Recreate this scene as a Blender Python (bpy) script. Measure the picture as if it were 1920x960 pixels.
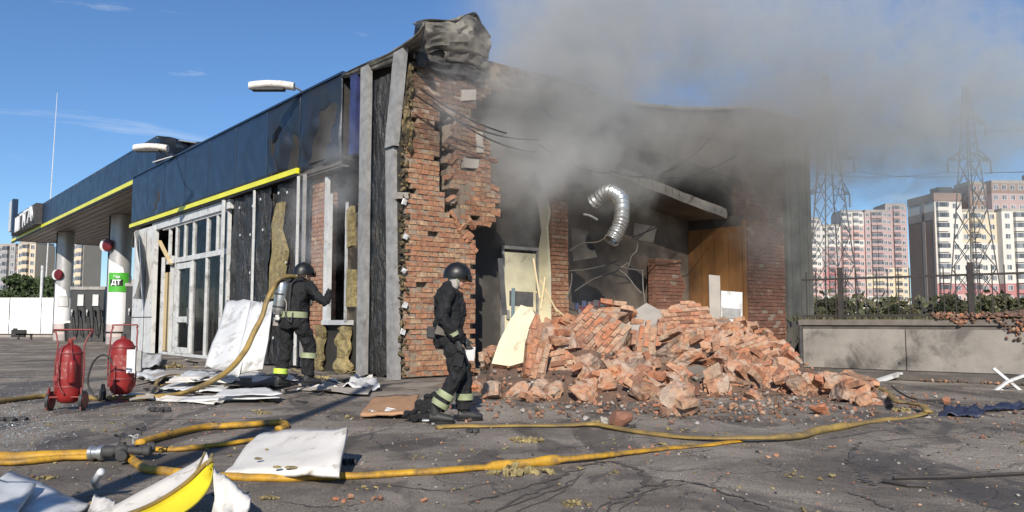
import bpy, math, random
from mathutils import Vector, Matrix, Euler, noise as mn
R = math.radians
rnd = random.Random(7)
sc = bpy.context.scene
col = sc.collection
for o in list(bpy.data.objects): bpy.data.objects.remove(o)

# ------------------------------------------------------------------ camera, sky, sun, exposure
FOC = 1517.0; PIT = math.atan(122 / FOC); EYE = 1.1
cd = bpy.data.cameras.new('camera'); cam = bpy.data.objects.new('camera', cd); col.objects.link(cam)
cd.sensor_width = 36; cd.lens = 36 * FOC / 1920; cd.clip_start = .05; cd.clip_end = 4000
cam.location = (0, 0, EYE); cam.rotation_euler = (math.pi / 2 + PIT, 0, 0)
sc.camera = cam
sc.view_settings.view_transform = 'Standard'; sc.view_settings.look = 'None'
sc.view_settings.exposure = 0.3; sc.view_settings.gamma = 1
SUN_EL, SUN_AZ = 30, 3        # shadows run away from the camera, a little to the right
w = bpy.data.worlds.new('World'); sc.world = w; w.use_nodes = True
nt = w.node_tree; nt.nodes.clear()
def nn(nt, t, **k):
    n = nt.nodes.new(t)
    for a, b in k.items(): setattr(n, a, b)
    return n
sky = nn(nt, 'ShaderNodeTexSky', sky_type='NISHITA', sun_disc=False)
sky.sun_elevation = R(SUN_EL); sky.sun_rotation = R(180 + SUN_AZ); sky.air_density = 1.0; sky.dust_density = 0; sky.ozone_density = 8
bg = nn(nt, 'ShaderNodeBackground'); bg.inputs[1].default_value = 0.10
out = nn(nt, 'ShaderNodeOutputWorld')
tc = nn(nt, 'ShaderNodeTexCoord'); mp = nn(nt, 'ShaderNodeMapping'); mp.inputs['Scale'].default_value = (1.4, 1.4, 9); mp.inputs['Location'].default_value = (.55, .2, .3)
no = nn(nt, 'ShaderNodeTexNoise'); no.inputs['Scale'].default_value = 2.6; no.inputs['Detail'].default_value = 9; no.inputs['Roughness'].default_value = .62; no.inputs['Distortion'].default_value = .5
ra = nn(nt, 'ShaderNodeValToRGB'); ra.color_ramp.elements[0].position = .615; ra.color_ramp.elements[1].position = .82
ra.color_ramp.elements[1].color = (.6, .6, .6, 1)
mx = nn(nt, 'ShaderNodeMix', data_type='RGBA'); mx.inputs[7].default_value = (7.5, 7.8, 8.2, 1)
nt.links.new(tc.outputs['Generated'], mp.inputs[0]); nt.links.new(mp.outputs[0], no.inputs[0]); nt.links.new(no.outputs[0], ra.inputs[0])
nt.links.new(ra.outputs[0], mx.inputs[0]); nt.links.new(sky.outputs[0], mx.inputs[6]); nt.links.new(mx.outputs[2], bg.inputs[0]); nt.links.new(bg.outputs[0], out.inputs[0])
sd = bpy.data.lights.new('sun', 'SUN'); sun = bpy.data.objects.new('sun', sd); col.objects.link(sun)
sd.energy = 4.6; sd.angle = R(.53); sd.color = (1, .93, .82)
tosun = Vector((-math.sin(R(SUN_AZ)) * math.cos(R(SUN_EL)), -math.cos(R(SUN_AZ)) * math.cos(R(SUN_EL)), math.sin(R(SUN_EL))))
sun.rotation_euler = tosun.to_track_quat('Z', 'Y').to_euler(); sun.location = (0, -20, 20)
sc.cycles.volume_step_rate = 1; sc.cycles.volume_max_steps = 256; sc.cycles.volume_bounces = 1
sc.cycles.max_bounces = 6; sc.cycles.transparent_max_bounces = 12; sc.cycles.use_denoising = True
sc.cycles.sample_clamp_indirect = 6

# ------------------------------------------------------------------ survey: photograph bearings to real positions
def ray(px, py):
    u = (px - 960) / FOC; v = (480 - py) / FOC; c, s = math.cos(PIT), math.sin(PIT)
    return Vector((u, c - v * s, s + v * c))
def G(px, py, z=0.0):
    d = ray(px, py); t = (z - EYE) / d.z
    return Vector((t * d.x, t * d.y, z))
def D(px, py, dist):      # point at distance dist in front (world y)
    d = ray(px, py); t = dist / d.y
    return Vector((t * d.x, dist, EYE + t * d.z))
def proj(p):
    c, s = math.cos(PIT), math.sin(PIT); z = p.z - EYE
    dy = p.y * c + z * s; dz = -p.y * s + z * c
    return 960 + FOC * p.x / dy, 480 - FOC * dz / dy
_d = ray(-290, 602); TH = math.atan2(_d.y, _d.x) - math.pi / 2
C0 = G(745, 713)
MB_ = Matrix.Translation(C0) @ Matrix.Rotation(TH, 4, 'Z'); MBI = MB_.inverted()
def L(x, y, z=0): return MB_ @ Vector((x, y, z))
def onY(px, py, y0=0):
    a = MBI @ Vector((0, 0, EYE)); b = MBI @ (Vector((0, 0, EYE)) + ray(px, py)) - a
    t = (y0 - a.y) / b.y; p = a + b * t
    return p.x, p.z
def onX(px, py, x0=0):
    a = MBI @ Vector((0, 0, EYE)); b = MBI @ (Vector((0, 0, EYE)) + ray(px, py)) - a
    t = (x0 - a.x) / b.x; p = a + b * t
    return p.y, p.z
def inpoly(x, y, P):
    c = False; j = len(P) - 1
    for i in range(len(P)):
        if (P[i][1] > y) != (P[j][1] > y) and x < (P[j][0] - P[i][0]) * (y - P[i][1]) / (P[j][1] - P[i][1]) + P[i][0]: c = not c
        j = i
    return c

# ------------------------------------------------------------------ mesh helpers
class MB:
    def __init__(s): s.v = []; s.f = []; s.m = []
    def add(s, vs, fs, mi=0):
        n = len(s.v); s.v += [tuple(v) for v in vs]; s.f += [tuple(i + n for i in f) for f in fs]; s.m += [mi] * len(fs)
        return s
    def box(s, c, d, rot=None, jit=0, mi=0, rr=rnd):
        x, y, z = d[0] / 2, d[1] / 2, d[2] / 2
        vs = [Vector((a * x, b * y, e * z)) for e in (-1, 1) for b in (-1, 1) for a in (-1, 1)]
        if jit: vs = [v + Vector((rr.uniform(-jit, jit), rr.uniform(-jit, jit), rr.uniform(-jit, jit))) for v in vs]
        if rot is not None:
            m = rot if isinstance(rot, Matrix) else Euler(rot).to_matrix()
            vs = [m @ v for v in vs]
        c = Vector(c)
        return s.add([v + c for v in vs], [(0, 2, 3, 1), (4, 5, 7, 6), (0, 1, 5, 4), (2, 6, 7, 3), (0, 4, 6, 2), (1, 3, 7, 5)], mi)
    def bb(s, x0, x1, y0, y1, z0, z1, mi=0):
        return s.box(((x0 + x1) / 2, (y0 + y1) / 2, (z0 + z1) / 2), (abs(x1 - x0), abs(y1 - y0), abs(z1 - z0)), mi=mi)
    def bar(s, a, b, w, h=None, mi=0):
        a = Vector(a); b = Vector(b); d = b - a; h = h or w
        q = d.to_track_quat('Z', 'Y').to_matrix()
        return s.box((a + b) / 2, (w, h, d.length), q, mi=mi)
    def tube(s, pts, r, n=8, up=Vector((0, 0, 1)), mi=0, cap=True, transport=False):
        pts = [Vector(p) for p in pts]; k = len(pts); rings = []
        prev = None
        for i, p in enumerate(pts):
            t = (pts[min(i + 1, k - 1)] - pts[max(i - 1, 0)]).normalized()
            if prev is None or not transport:
                sd_ = t.cross(up)
                if sd_.length < .05: sd_ = t.cross(Vector((0, 1, 0)))
                sd_.normalize()
            else:
                sd_ = (prev - t * prev.dot(t)).normalized()
            prev = sd_; u = sd_.cross(t)
            rr_ = r[i] if isinstance(r, list) else r
            a, b = rr_ if isinstance(rr_, (list, tuple)) else (rr_, rr_)
            rings.append([p + sd_ * (a * math.cos(2 * math.pi * j / n)) + u * (b * math.sin(2 * math.pi * j / n)) for j in range(n)])
        return s.rings(rings, cap, mi)
    def rings(s, rings, cap=True, mi=0):
        n = len(rings[0]); vs = [v for rg in rings for v in rg]; fs = []
        for i in range(len(rings) - 1):
            for j in range(n):
                a = i * n + j; b = i * n + (j + 1) % n
                fs.append((a, b, b + n, a + n))
        if cap: fs.append(tuple(range(n - 1, -1, -1))); fs.append(tuple((len(rings) - 1) * n + j for j in range(n)))
        return s.add(vs, fs, mi)
    def lathe(s, prof, n=20, c=(0, 0, 0), rot=None, mi=0, sx=1, sy=1):
        c = Vector(c); m = Euler(rot).to_matrix() if rot is not None and not isinstance(rot, Matrix) else (rot or Matrix.Identity(3))
        rings = [[c + m @ Vector((max(r, 1e-4) * math.cos(2 * math.pi * j / n) * sx, max(r, 1e-4) * math.sin(2 * math.pi * j / n) * sy, z)) for j in range(n)] for r, z in prof]
        return s.rings(rings, True, mi)
    def ell(s, c, r, rot=None, n=12, k=8, mi=0):
        pr = [(math.sin(math.pi * i / k), -math.cos(math.pi * i / k)) for i in range(k + 1)]
        m = Euler(rot).to_matrix() if rot is not None and not isinstance(rot, Matrix) else (rot or Matrix.Identity(3))
        c = Vector(c)
        rings = [[c + m @ Vector((max(a, 1e-3) * math.cos(2 * math.pi * j / n) * r[0], max(a, 1e-3) * math.sin(2 * math.pi * j / n) * r[1], z * r[2])) for j in range(n)] for a, z in pr]
        return s.rings(rings, True, mi)
    def prism(s, P, f, dv, mi=0):      # P 2D outline, f(u,v)->3D, dv extrude vector
        dv = Vector(dv); a = [Vector(f(*p)) for p in P]; n = len(a)
        vs = a + [v + dv for v in a]
        fs = [tuple(range(n)), tuple(range(2 * n - 1, n - 1, -1))] + [(i, i + n, (i + 1) % n + n, (i + 1) % n) for i in range(n)]
        return s.add(vs, fs, mi)
    def grid(s, f, nu, nv, mi=0):
        vs = [f(i / nu, j / nv) for j in range(nv + 1) for i in range(nu + 1)]
        fs = [(j * (nu + 1) + i, j * (nu + 1) + i + 1, (j + 1) * (nu + 1) + i + 1, (j + 1) * (nu + 1) + i) for j in range(nv) for i in range(nu)]
        return s.add(vs, fs, mi)
    def rock(s, c, r, seed=0, sub=2, cuts=9, rot=None, rough=.08, mi=0):
        import bmesh
        rr = random.Random(seed); b = bmesh.new(); bmesh.ops.create_icosphere(b, subdivisions=sub, radius=1)
        pl = []
        for _ in range(cuts):
            d = Vector((rr.gauss(0, 1), rr.gauss(0, 1), rr.gauss(0, 1))).normalized(); pl.append((d, rr.uniform(.42, .80)))
        m = Euler(rot).to_matrix() if rot is not None else Matrix.Identity(3); c = Vector(c); off = Vector((seed * 3.1, seed * 1.7, 0)); vs = []
        for v in b.verts:
            p = v.co.copy()
            for d, h in pl:
                e = p.dot(d)
                if e > h: p -= d * (e - h)
            p *= 1 + rough * mn.noise(p * 3 + off) * 2 + rough * mn.noise(p * 7 + off)
            p = Vector((p.x * r[0], p.y * r[1], p.z * r[2]))
            vs.append(c + m @ p)
        fs = [tuple(v.index for v in f.verts) for f in b.faces]; b.free()
        return s.add(vs, fs, mi)
    def mesh(s, name, mats, smooth=False):
        me = bpy.data.meshes.new(name); me.from_pydata([tuple(v) for v in s.v], [], s.f)
        for m in (mats if isinstance(mats, (list, tuple)) else [mats]): me.materials.append(m)
        me.polygons.foreach_set('material_index', s.m)
        if smooth is True: me.polygons.foreach_set('use_smooth', [True] * len(s.f))
        elif smooth:
            me.polygons.foreach_set('use_smooth', [True] * len(s.f)); me.update()
            me.set_sharp_from_angle(angle=R(smooth))
        me.update(); return me
    def build(s, name, mats, parent=None, smooth=False, **k):
        return put(name, s.mesh(name, mats, smooth), parent, **k)
def put(name, me, parent=None, loc=None, rot=None, scale=None, label=None, cat=None, group=None, kind=None):
    o = bpy.data.objects.new(name, me); col.objects.link(o)
    if parent is not None: o.parent = parent
    if loc is not None: o.location = loc
    if rot is not None: o.rotation_euler = rot
    if scale is not None: o.scale = (scale,) * 3 if isinstance(scale, (int, float)) else scale
    tag(o, label, cat, group, kind); return o
def tag(o, label=None, cat=None, group=None, kind=None):
    if label: o['label'] = label
    if cat: o['category'] = cat
    if group: o['group'] = group
    if kind: o['kind'] = kind
    return o
def thing(name, label, cat, loc=(0, 0, 0), rotz=0, group=None, rot=None):
    o = bpy.data.objects.new(name, None); col.objects.link(o); o.empty_display_size = .2
    o.location = loc; o.rotation_euler = rot if rot is not None else (0, 0, rotz)
    return tag(o, label, cat, group)
def textmesh(cu):
    o = bpy.data.objects.new('t', cu); col.objects.link(o); bpy.context.view_layer.update()
    me = bpy.data.meshes.new_from_object(o.evaluated_get(bpy.context.evaluated_depsgraph_get())); bpy.data.objects.remove(o); return me
def kids(o): return [c for c in bpy.data.objects if c.parent == o]
def copy_thing(o, loc, rot=None, label=None, group=None, scale=None):
    def cp(a, par):
        c = a.copy(); col.objects.link(c)
        if par is not None: c.parent = par
        for ch in kids(a): cp(ch, c)
        return c
    r = cp(o, None); r.location = loc
    if rot is not None: r.rotation_euler = rot
    if scale is not None: r.scale = (scale,) * 3
    if label: r['label'] = label
    if group: r['group'] = group
    return r
def mod(o, t, **k):
    m = o.modifiers.new(t.lower(), t)
    for a, b in k.items(): setattr(m, a, b)
    return m
def spline(P, k=6):
    P = [Vector(p) for p in P]; o = []
    for i in range(len(P) - 1):
        p0 = P[max(i - 1, 0)]; p1 = P[i]; p2 = P[i + 1]; p3 = P[min(i + 2, len(P) - 1)]
        for j in range(k):
            t = j / k
            o.append(.5 * ((2 * p1) + (p2 - p0) * t + (2 * p0 - 5 * p1 + 4 * p2 - p3) * t * t + (3 * p1 - p0 - 3 * p2 + p3) * t ** 3))
    return o + [P[-1]]

# ------------------------------------------------------------------ materials
def c4(c): return (c[0], c[1], c[2], 1)
def mul(c, k): return tuple(min(1, x * k) for x in c)
class NT:
    def __init__(s, name):
        s.m = bpy.data.materials.new(name); s.m.use_nodes = True; s.t = s.m.node_tree; s.t.nodes.clear()
        s.o = s.n('ShaderNodeOutputMaterial'); s.b = s.n('ShaderNodeBsdfPrincipled'); s.l(s.b.outputs[0], s.o.inputs[0])
    def n(s, t, **k): return nn(s.t, t, **k)
    def l(s, a, b): s.t.links.new(a, b)
    def vec(s, world=False, scale=(1, 1, 1)):
        if world: g = s.n('ShaderNodeNewGeometry').outputs['Position']
        else: g = s.n('ShaderNodeTexCoord').outputs['Object']
        m = s.n('ShaderNodeMapping'); m.inputs['Scale'].default_value = scale; s.l(g, m.inputs[0]); return m.outputs[0]
    def noise(s, v, sc_, det=5, rough=.55, dist=0):
        n = s.n('ShaderNodeTexNoise'); s.l(v, n.inputs[0]); n.inputs['Scale'].default_value = sc_; n.inputs['Detail'].default_value = det
        n.inputs['Roughness'].default_value = rough; n.inputs['Distortion'].default_value = dist; return n.outputs[0]
    def ramp(s, v, a, b, ca=(0, 0, 0), cb=(1, 1, 1)):
        r = s.n('ShaderNodeValToRGB'); e = r.color_ramp.elements; e[0].position = a; e[1].position = b; e[0].color = c4(ca); e[1].color = c4(cb); s.l(v, r.inputs[0]); return r.outputs[0]
    def mix(s, f, a, b, mode='MIX'):
        m = s.n('ShaderNodeMix', data_type='RGBA', blend_type=mode)
        for v, i in ((f, 0), (a, 6), (b, 7)):
            if hasattr(v, 'is_linked'): s.l(v, m.inputs[i])
            else: m.inputs[i].default_value = v if i == 0 else c4(v)
        return m.outputs[2]
    def math(s, op, a, b=0.0, c=None, clamp=False):
        m = s.n('ShaderNodeMath', operation=op, use_clamp=clamp)
        for v, i in ((a, 0), (b, 1)) + (((c, 2),) if c is not None else ()):
            if hasattr(v, 'is_linked'): s.l(v, m.inputs[i])
            else: m.inputs[i].default_value = v
        return m.outputs[0]
    def rnd(s):
        a = s.n('ShaderNodeObjectInfo').outputs['Random']; b = s.n('ShaderNodeNewGeometry').outputs['Random Per Island']
        return s.math('FRACT', s.math('ADD', a, b))
    def bump(s, h, st=.3, d=.02):
        b = s.n('ShaderNodeBump'); b.inputs['Strength'].default_value = st; b.inputs['Distance'].default_value = d
        s.l(h, b.inputs['Height']); s.l(b.outputs[0], s.b.inputs['Normal']); return s
    def fin(s, c, rough=.8, metal=0, rv=None):
        if hasattr(c, 'is_linked'): s.l(c, s.b.inputs['Base Color'])
        else: s.b.inputs['Base Color'].default_value = c4(c)
        if hasattr(rough, 'is_linked'): s.l(rough, s.b.inputs['Roughness'])
        else: s.b.inputs['Roughness'].default_value = rough
        s.b.inputs['Metallic'].default_value = metal
        return s.m
def M(name, c, c2=None, rough=.8, metal=0, scale=3, lo=.35, hi=.7, bump=.2, bscale=30, world=False, stretch=(1, 1, 1), dirt=None, dlo=.55, dhi=.75, dscale=1.5, bd=.01, rv=0):
    s = NT(name); v = s.vec(world, stretch)
    k = s.ramp(s.noise(v, scale, 7, .6), lo, hi)
    cc = s.mix(k, c, c2 or mul(c, .72))
    if rv:
        r = s.rnd(); cc = s.mix(1.0, cc, s.ramp(r, 0, 1, (1 - rv,) * 3, (1 + rv,) * 3), 'MULTIPLY')
    if dirt: cc = s.mix(s.ramp(s.noise(v, dscale, 8, .65, .3), dlo, dhi), cc, dirt)
    if bump: s.bump(s.noise(v, bscale, 6, .6), bump, bd)
    rr = s.ramp(s.noise(v, scale * 1.7, 4), .2, .8, (max(0, rough - .12),) * 3, (min(1, rough + .12),) * 3)
    return s.fin(cc, rr, metal)

SOOT = (.012, .011, .010)
def brickmat(name, ramp, soot=True, mortar=False):
    s = NT(name); v = s.vec(True); r = s.rnd()
    cr = s.n('ShaderNodeValToRGB'); s.l(r, cr.inputs[0]); e = cr.color_ramp.elements
    for i, (p, c) in enumerate(ramp):
        if i >= 2: e.new(p)
        e[i].position = p; e[i].color = c4(c)
    cc = s.mix(s.ramp(s.noise(v, 14, 6, .65), .38, .72), cr.outputs[0], (.16, .075, .05))
    cc = s.mix(s.math('MULTIPLY', s.ramp(s.noise(v, 3.3, 8, .7), .54, .72), .7), cc, (.42, .33, .24))      # mortar dust
    if soot:
        z = s.n('ShaderNodeSeparateXYZ'); s.l(v, z.inputs[0])
        h = s.math('MULTIPLY_ADD', z.outputs[2], .55, -2.05)
        h = s.math('ADD', h, s.math('MULTIPLY', s.math('SUBTRACT', s.noise(v, 1.6, 7, .65), .5), 2.6))
        h = s.math('MULTIPLY', s.ramp(h, .0, .9), .72)
        cc = s.mix(h, cc, (.035, .028, .022))
    s.bump(s.noise(v, 60, 6, .7), .5, .01)
    return s.fin(cc, .9)
m_brick = brickmat('red_brick', [(0, (.40, .18, .095)), (.3, (.44, .22, .12)), (.6, (.34, .155, .085)), (.8, (.48, .28, .16)), (1, (.50, .35, .21))])
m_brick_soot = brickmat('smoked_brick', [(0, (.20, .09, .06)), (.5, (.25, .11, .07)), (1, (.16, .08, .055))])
m_rub = brickmat('broken_brick', [(0, (.45, .17, .082)), (.3, (.48, .225, .125)), (.45, (.20, .095, .06)), (.7, (.53, .28, .16)), (1, (.44, .32, .22))], False)
m_mortar = M('mortar', (.30, .24, .18), (.20, .15, .11), .95, bump=.6, bscale=50, scale=6, world=True, dirt=(.06, .05, .04), dlo=.5, dhi=.8)
def rubble_core():
    s = NT('crushed_masonry'); v = s.vec(True)
    vo = s.n('ShaderNodeTexVoronoi', feature='F1'); s.l(v, vo.inputs[0]); vo.inputs['Scale'].default_value = 13
    sx = s.n('ShaderNodeSeparateColor'); s.l(vo.outputs['Color'], sx.inputs[0])
    cc = s.mix(s.ramp(sx.outputs[0], .1, .9), (.47, .18, .08), (.51, .27, .145))
    cc = s.mix(s.math('MULTIPLY', s.ramp(s.noise(v, 3, 8, .7), .42, .58), .85), cc, (.42, .34, .27)); cc = s.mix(s.math('MULTIPLY', s.ramp(s.noise(v, 1.3, 6, .65), .50, .62), .75), cc, (.13, .085, .06))
    cc = s.mix(s.ramp(s.noise(v, 9, 8, .7), .55, .72), cc, (.17, .09, .065))
    s.bump(s.math('ADD', s.math('MULTIPLY', vo.outputs[0], 1.2), s.noise(v, 22, 8, .7)), .8, .03)
    return s.fin(cc, .95)
m_core = rubble_core()
m_dust = M('rubble_dust', (.20, .115, .075), (.10, .075, .06), .95, bump=.9, bscale=25, scale=2.5, world=True, bd=.03)
m_conc = M('grey_concrete', (.40, .36, .31), (.26, .235, .21), .9, bump=.35, bscale=40, scale=1.6, dirt=(.10, .09, .08), dlo=.58, dhi=.8, world=True)
m_conc_s = M('sooty_concrete', (.16, .14, .12), (.045, .04, .036), .9, bump=.4, bscale=20, scale=1.2, world=True)
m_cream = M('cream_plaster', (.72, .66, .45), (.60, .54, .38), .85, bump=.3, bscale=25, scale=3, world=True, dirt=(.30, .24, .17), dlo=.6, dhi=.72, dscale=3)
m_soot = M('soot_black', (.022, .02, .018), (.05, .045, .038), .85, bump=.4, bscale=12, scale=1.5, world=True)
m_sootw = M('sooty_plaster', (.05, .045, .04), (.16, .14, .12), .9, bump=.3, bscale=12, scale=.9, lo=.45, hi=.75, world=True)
m_grey = M('galvanised_steel', (.36, .35, .335), (.23, .22, .21), .6, .15, scale=6, bump=.1, dirt=(.12, .11, .10), dlo=.55, dhi=.8, dscale=4)
m_blue = M('navy_fascia', (.0165, .036, .074), (.0125, .028, .058), .42, .0, scale=1.2, bump=.1, bscale=1.3, bd=.05, dirt=(.03, .032, .034), dlo=.62, dhi=.8, dscale=.8)
m_blue_b = M('burnt_fascia', (.013, .022, .038), (.022, .026, .034), .42, .1, scale=1.5, bump=.35, bscale=2.2, bd=.08, dirt=(.022, .022, .024), dlo=.5, dhi=.75, dscale=1.0)
m_violet = M('violet_trim', (.055, .065, .19), (.03, .035, .08), .4, .2, scale=3, bump=.1)
m_yel = M('yellow_strip', (.80, .76, .03), (.66, .62, .03), .35, scale=2, bump=.05)
m_yel2 = M('yellow_sheet', (.78, .66, .03), (.66, .54, .03), .5, scale=3, bump=.1, dirt=(.28, .20, .05), dlo=.52, dhi=.74, dscale=2.5)
m_white = M('white_panel', (.66, .66, .65), (.54, .54, .53), .5, scale=2, bump=.08, bscale=8, dirt=(.22, .19, .15), dlo=.53, dhi=.74, dscale=3.2)
m_white2 = M('dusty_white_panel', (.74, .70, .64), (.60, .56, .50), .65, scale=3, bump=.15, bscale=20, dirt=(.22, .18, .13), dlo=.58, dhi=.70, dscale=6)
m_frame = M('white_frame', (.66, .66, .65), (.50, .50, .48), .45, scale=5, bump=.05, dirt=(.16, .14, .12), dlo=.54, dhi=.72, dscale=3)
m_memb = M('black_membrane', (.018, .017, .016), (.035, .033, .030), .36, scale=5, bump=1.0, bscale=3.6, bd=.16, stretch=(2, 2, .6))
m_woole = M('charred_wool', (.20, .15, .07), (.055, .042, .028), .98, scale=9, bump=1.0, bscale=22, world=True, bd=.04, dirt=(.02, .017, .014), dlo=.5, dhi=.62, dscale=7, rv=.5)
m_wool = M('mineral_wool', (.36, .29, .13), (.15, .11, .055), .98, scale=9, bump=1.0, bscale=22, world=True, bd=.04, dirt=(.07, .055, .04), dlo=.6, dhi=.72, dscale=8, rv=.3)
m_wood = M('orange_wood_panel', (.33, .16, .055), (.22, .10, .04), .6, scale=2, stretch=(1, 1, .3), bump=.1, dirt=(.07, .05, .035), dlo=.5, dhi=.8, dscale=.9)
m_board = M('tan_board', (.42, .24, .13), (.34, .19, .10), .75, scale=3, bump=.2, dirt=(.12, .08, .05), dlo=.6, dhi=.75)
m_pale = M('pale_wood', (.62, .48, .28), (.52, .40, .22), .7, scale=4, stretch=(1, 1, .2), bump=.1)
m_dark = M('dark_scrap', (.03, .03, .032), (.07, .065, .06), .7, scale=6, bump=.5)
m_red = M('red_enamel', (.27, .018, .016), (.18, .014, .013), .42, scale=6, bump=.04, dirt=(.20, .02, .016), dlo=.6, dhi=.8, dscale=4)
m_redd = M('dull_red_steel', (.24, .035, .03), (.15, .03, .028), .5, scale=8, bump=.1)
m_rubber = M('black_rubber', (.02, .02, .02), (.035, .035, .035), .6, scale=8, bump=.1)
m_hose = M('yellow_hose', (.58, .32, .02), (.38, .20, .02), .6, scale=5, bump=.6, bscale=110, world=True, dirt=(.16, .10, .04), dlo=.44, dhi=.66, dscale=7, bd=.004)
m_hosed = M('dirty_hose', (.36, .235, .06), (.22, .15, .05), .6, scale=3, bump=.35, bscale=60, world=True, dirt=(.12, .09, .05), dlo=.45, dhi=.7, dscale=4)
m_alu = M('aluminium', (.62, .62, .60), (.45, .45, .44), .32, .85, scale=8, bump=.15, bscale=20)
m_cloth = M('turnout_black', (.006, .0062, .0075), (.011, .0115, .013), .85, scale=7, bump=.5, bscale=14, bd=.02)
m_band = M('reflective_lime', (.55, .72, .06), (.40, .52, .12), .5, scale=8, bump=.1)
m_bandg = M('faded_green_band', (.34, .37, .22), (.22, .25, .13), .6, scale=9, bump=.1)
m_helm = M('black_helmet', (.008, .008, .008), (.012, .012, .012), .42, scale=5, bump=0)
m_skin = M('skin', (.55, .30, .21), (.48, .25, .17), .55, scale=9, bump=.1)
m_green = M('sign_green', (.08, .42, .04), (.06, .36, .035), .5, scale=5, bump=0)
m_black = M('matt_black', (.02, .02, .02), None, .6, bump=0)
m_purew = M('lettering_white', (.8, .8, .8), (.75, .75, .75), .5, bump=0)
m_fence_w = M('white_fence', (.80, .80, .80), (.72, .72, .72), .5, scale=.5, bump=.05)
m_soffit = M('soffit_slat', (.27, .215, .18), (.20, .16, .135), .5, scale=2, bump=.1, stretch=(1, .2, 1))
m_col = M('column_cladding', (.46, .45, .44), (.40, .39, .38), .4, .3, scale=2, bump=.05)
m_rail = M('dark_fence_steel', (.035, .03, .028), (.06, .045, .035), .6, scale=8, bump=.1)
m_pyl = M('pylon_steel', (.10, .095, .095), (.075, .07, .07), .7, .0, scale=1, bump=0)
m_bark = M('bark', (.09, .065, .045), (.05, .038, .028), .9, scale=6, bump=.5)
m_leafd = M('dark_leaf', (.035, .058, .018), (.055, .08, .025), .7, scale=1.2, bump=0, world=True, rv=.35)
m_leaf = M('olive_leaf', (.055, .065, .026), (.10, .085, .045), .7, scale=.5, bump=0, world=True, rv=.4)
m_grass = M('bank_grass', (.07, .11, .03), (.12, .13, .05), .85, scale=.8, bump=.6, bscale=12, world=True, bd=.1)
def glassmat(name, tint=(.05, .06, .07), alpha=.35, dirt=True):
    s = NT(name); s.b.inputs['Base Color'].default_value = c4(tint); s.b.inputs['Roughness'].default_value = .06
    tr = s.n('ShaderNodeBsdfTransparent'); mxs = s.n('ShaderNodeMixShader')
    v = s.vec()
    f = s.ramp(s.noise(v, 4, 8, .7), .35, .7, (alpha * .6,) * 3, (min(1, alpha * 1.6),) * 3)
    s.l(f, mxs.inputs[0]); s.l(tr.outputs[0], mxs.inputs[1]); s.l(s.b.outputs[0], mxs.inputs[2]); s.l(mxs.outputs[0], s.o.inputs[0]); return s.m
m_glass = glassmat('shop_glass', (.02, .022, .025), .22)
m_win = M('far_window_glass', (.09, .095, .105), (.22, .23, .25), .2, scale=.08, bump=0, world=True, rv=.5)
def asphalt():
    s = NT('asphalt'); v = s.vec(True)
    base = s.mix(s.ramp(s.noise(v, .55, 9, .68, .5), .38, .60), (.390, .330, .268), (.165, .138, .112))
    sp = s.ramp(s.noise(v, 85, 5, .75), .44, .66, (.55,) * 3, (1.55,) * 3)
    base = s.mix(1.0, base, sp, 'MULTIPLY')
    # wet dark run-off tongues near the camera and sooty water along the wall
    st = s.n('ShaderNodeMapping'); st.inputs['Scale'].default_value = (1.0, .42, 1); st.inputs['Rotation'].default_value = (0, 0, .5); s.l(v, st.inputs[0])
    wet = s.ramp(s.noise(st.outputs[0], .9, 9, .6, 1.6), .53, .58)
    base = s.mix(s.math('MULTIPLY', wet, .55), base, (.045, .038, .033))
    # dusty pale mud
    base = s.mix(s.math('MULTIPLY', s.ramp(s.noise(v, 1.9, 9, .72), .55, .75), .55), base, (.26, .225, .19))
    # cracks: warped cell borders, broken up by a slow noise
    wv = s.n('ShaderNodeVectorMath', operation='ADD'); s.l(v, wv.inputs[0])
    nz = s.n('ShaderNodeTexNoise'); nz.inputs['Scale'].default_value = 1.6; nz.inputs['Detail'].default_value = 6; s.l(v, nz.inputs[0])
    sc2 = s.n('ShaderNodeVectorMath', operation='SCALE'); sc2.inputs['Scale'].default_value = 1.1; s.l(nz.outputs['Color'], sc2.inputs[0]); s.l(sc2.outputs[0], wv.inputs[1])
    def crack(scale, wd, lo, hi):
        vo = s.n('ShaderNodeTexVoronoi', feature='DISTANCE_TO_EDGE'); vo.inputs['Scale'].default_value = scale; s.l(wv.outputs[0], vo.inputs[0])
        return s.math('MULTIPLY', s.ramp(vo.outputs[0], 0, wd, (1, 1, 1), (0, 0, 0)), s.ramp(s.noise(v, .45, 5, .6), lo - .06, hi - .06))
    ck = s.math('MAXIMUM', crack(.42, .011, .40, .52), s.math('MULTIPLY', crack(1.7, .03, .50, .62), .6))
    base = s.mix(s.math('MULTIPLY', ck, .6), base, (.035, .03, .026))
    h = s.math('SUBTRACT', s.math('ADD', s.noise(v, 70, 6, .8), s.math('MULTIPLY', s.noise(v, 5, 5, .6), 1.2)), s.math('MULTIPLY', ck, 1.0))
    s.bump(h, .75, .018)
    rough = s.math('SUBTRACT', .92, s.math('MULTIPLY', wet, .25))
    return s.fin(base, rough)
m_asph = asphalt()
m_paint = M('worn_road_paint', (.50, .49, .46), (.16, .15, .14), .8, scale=9, lo=.3, hi=.62, bump=.3, bscale=60, world=True)

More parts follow.
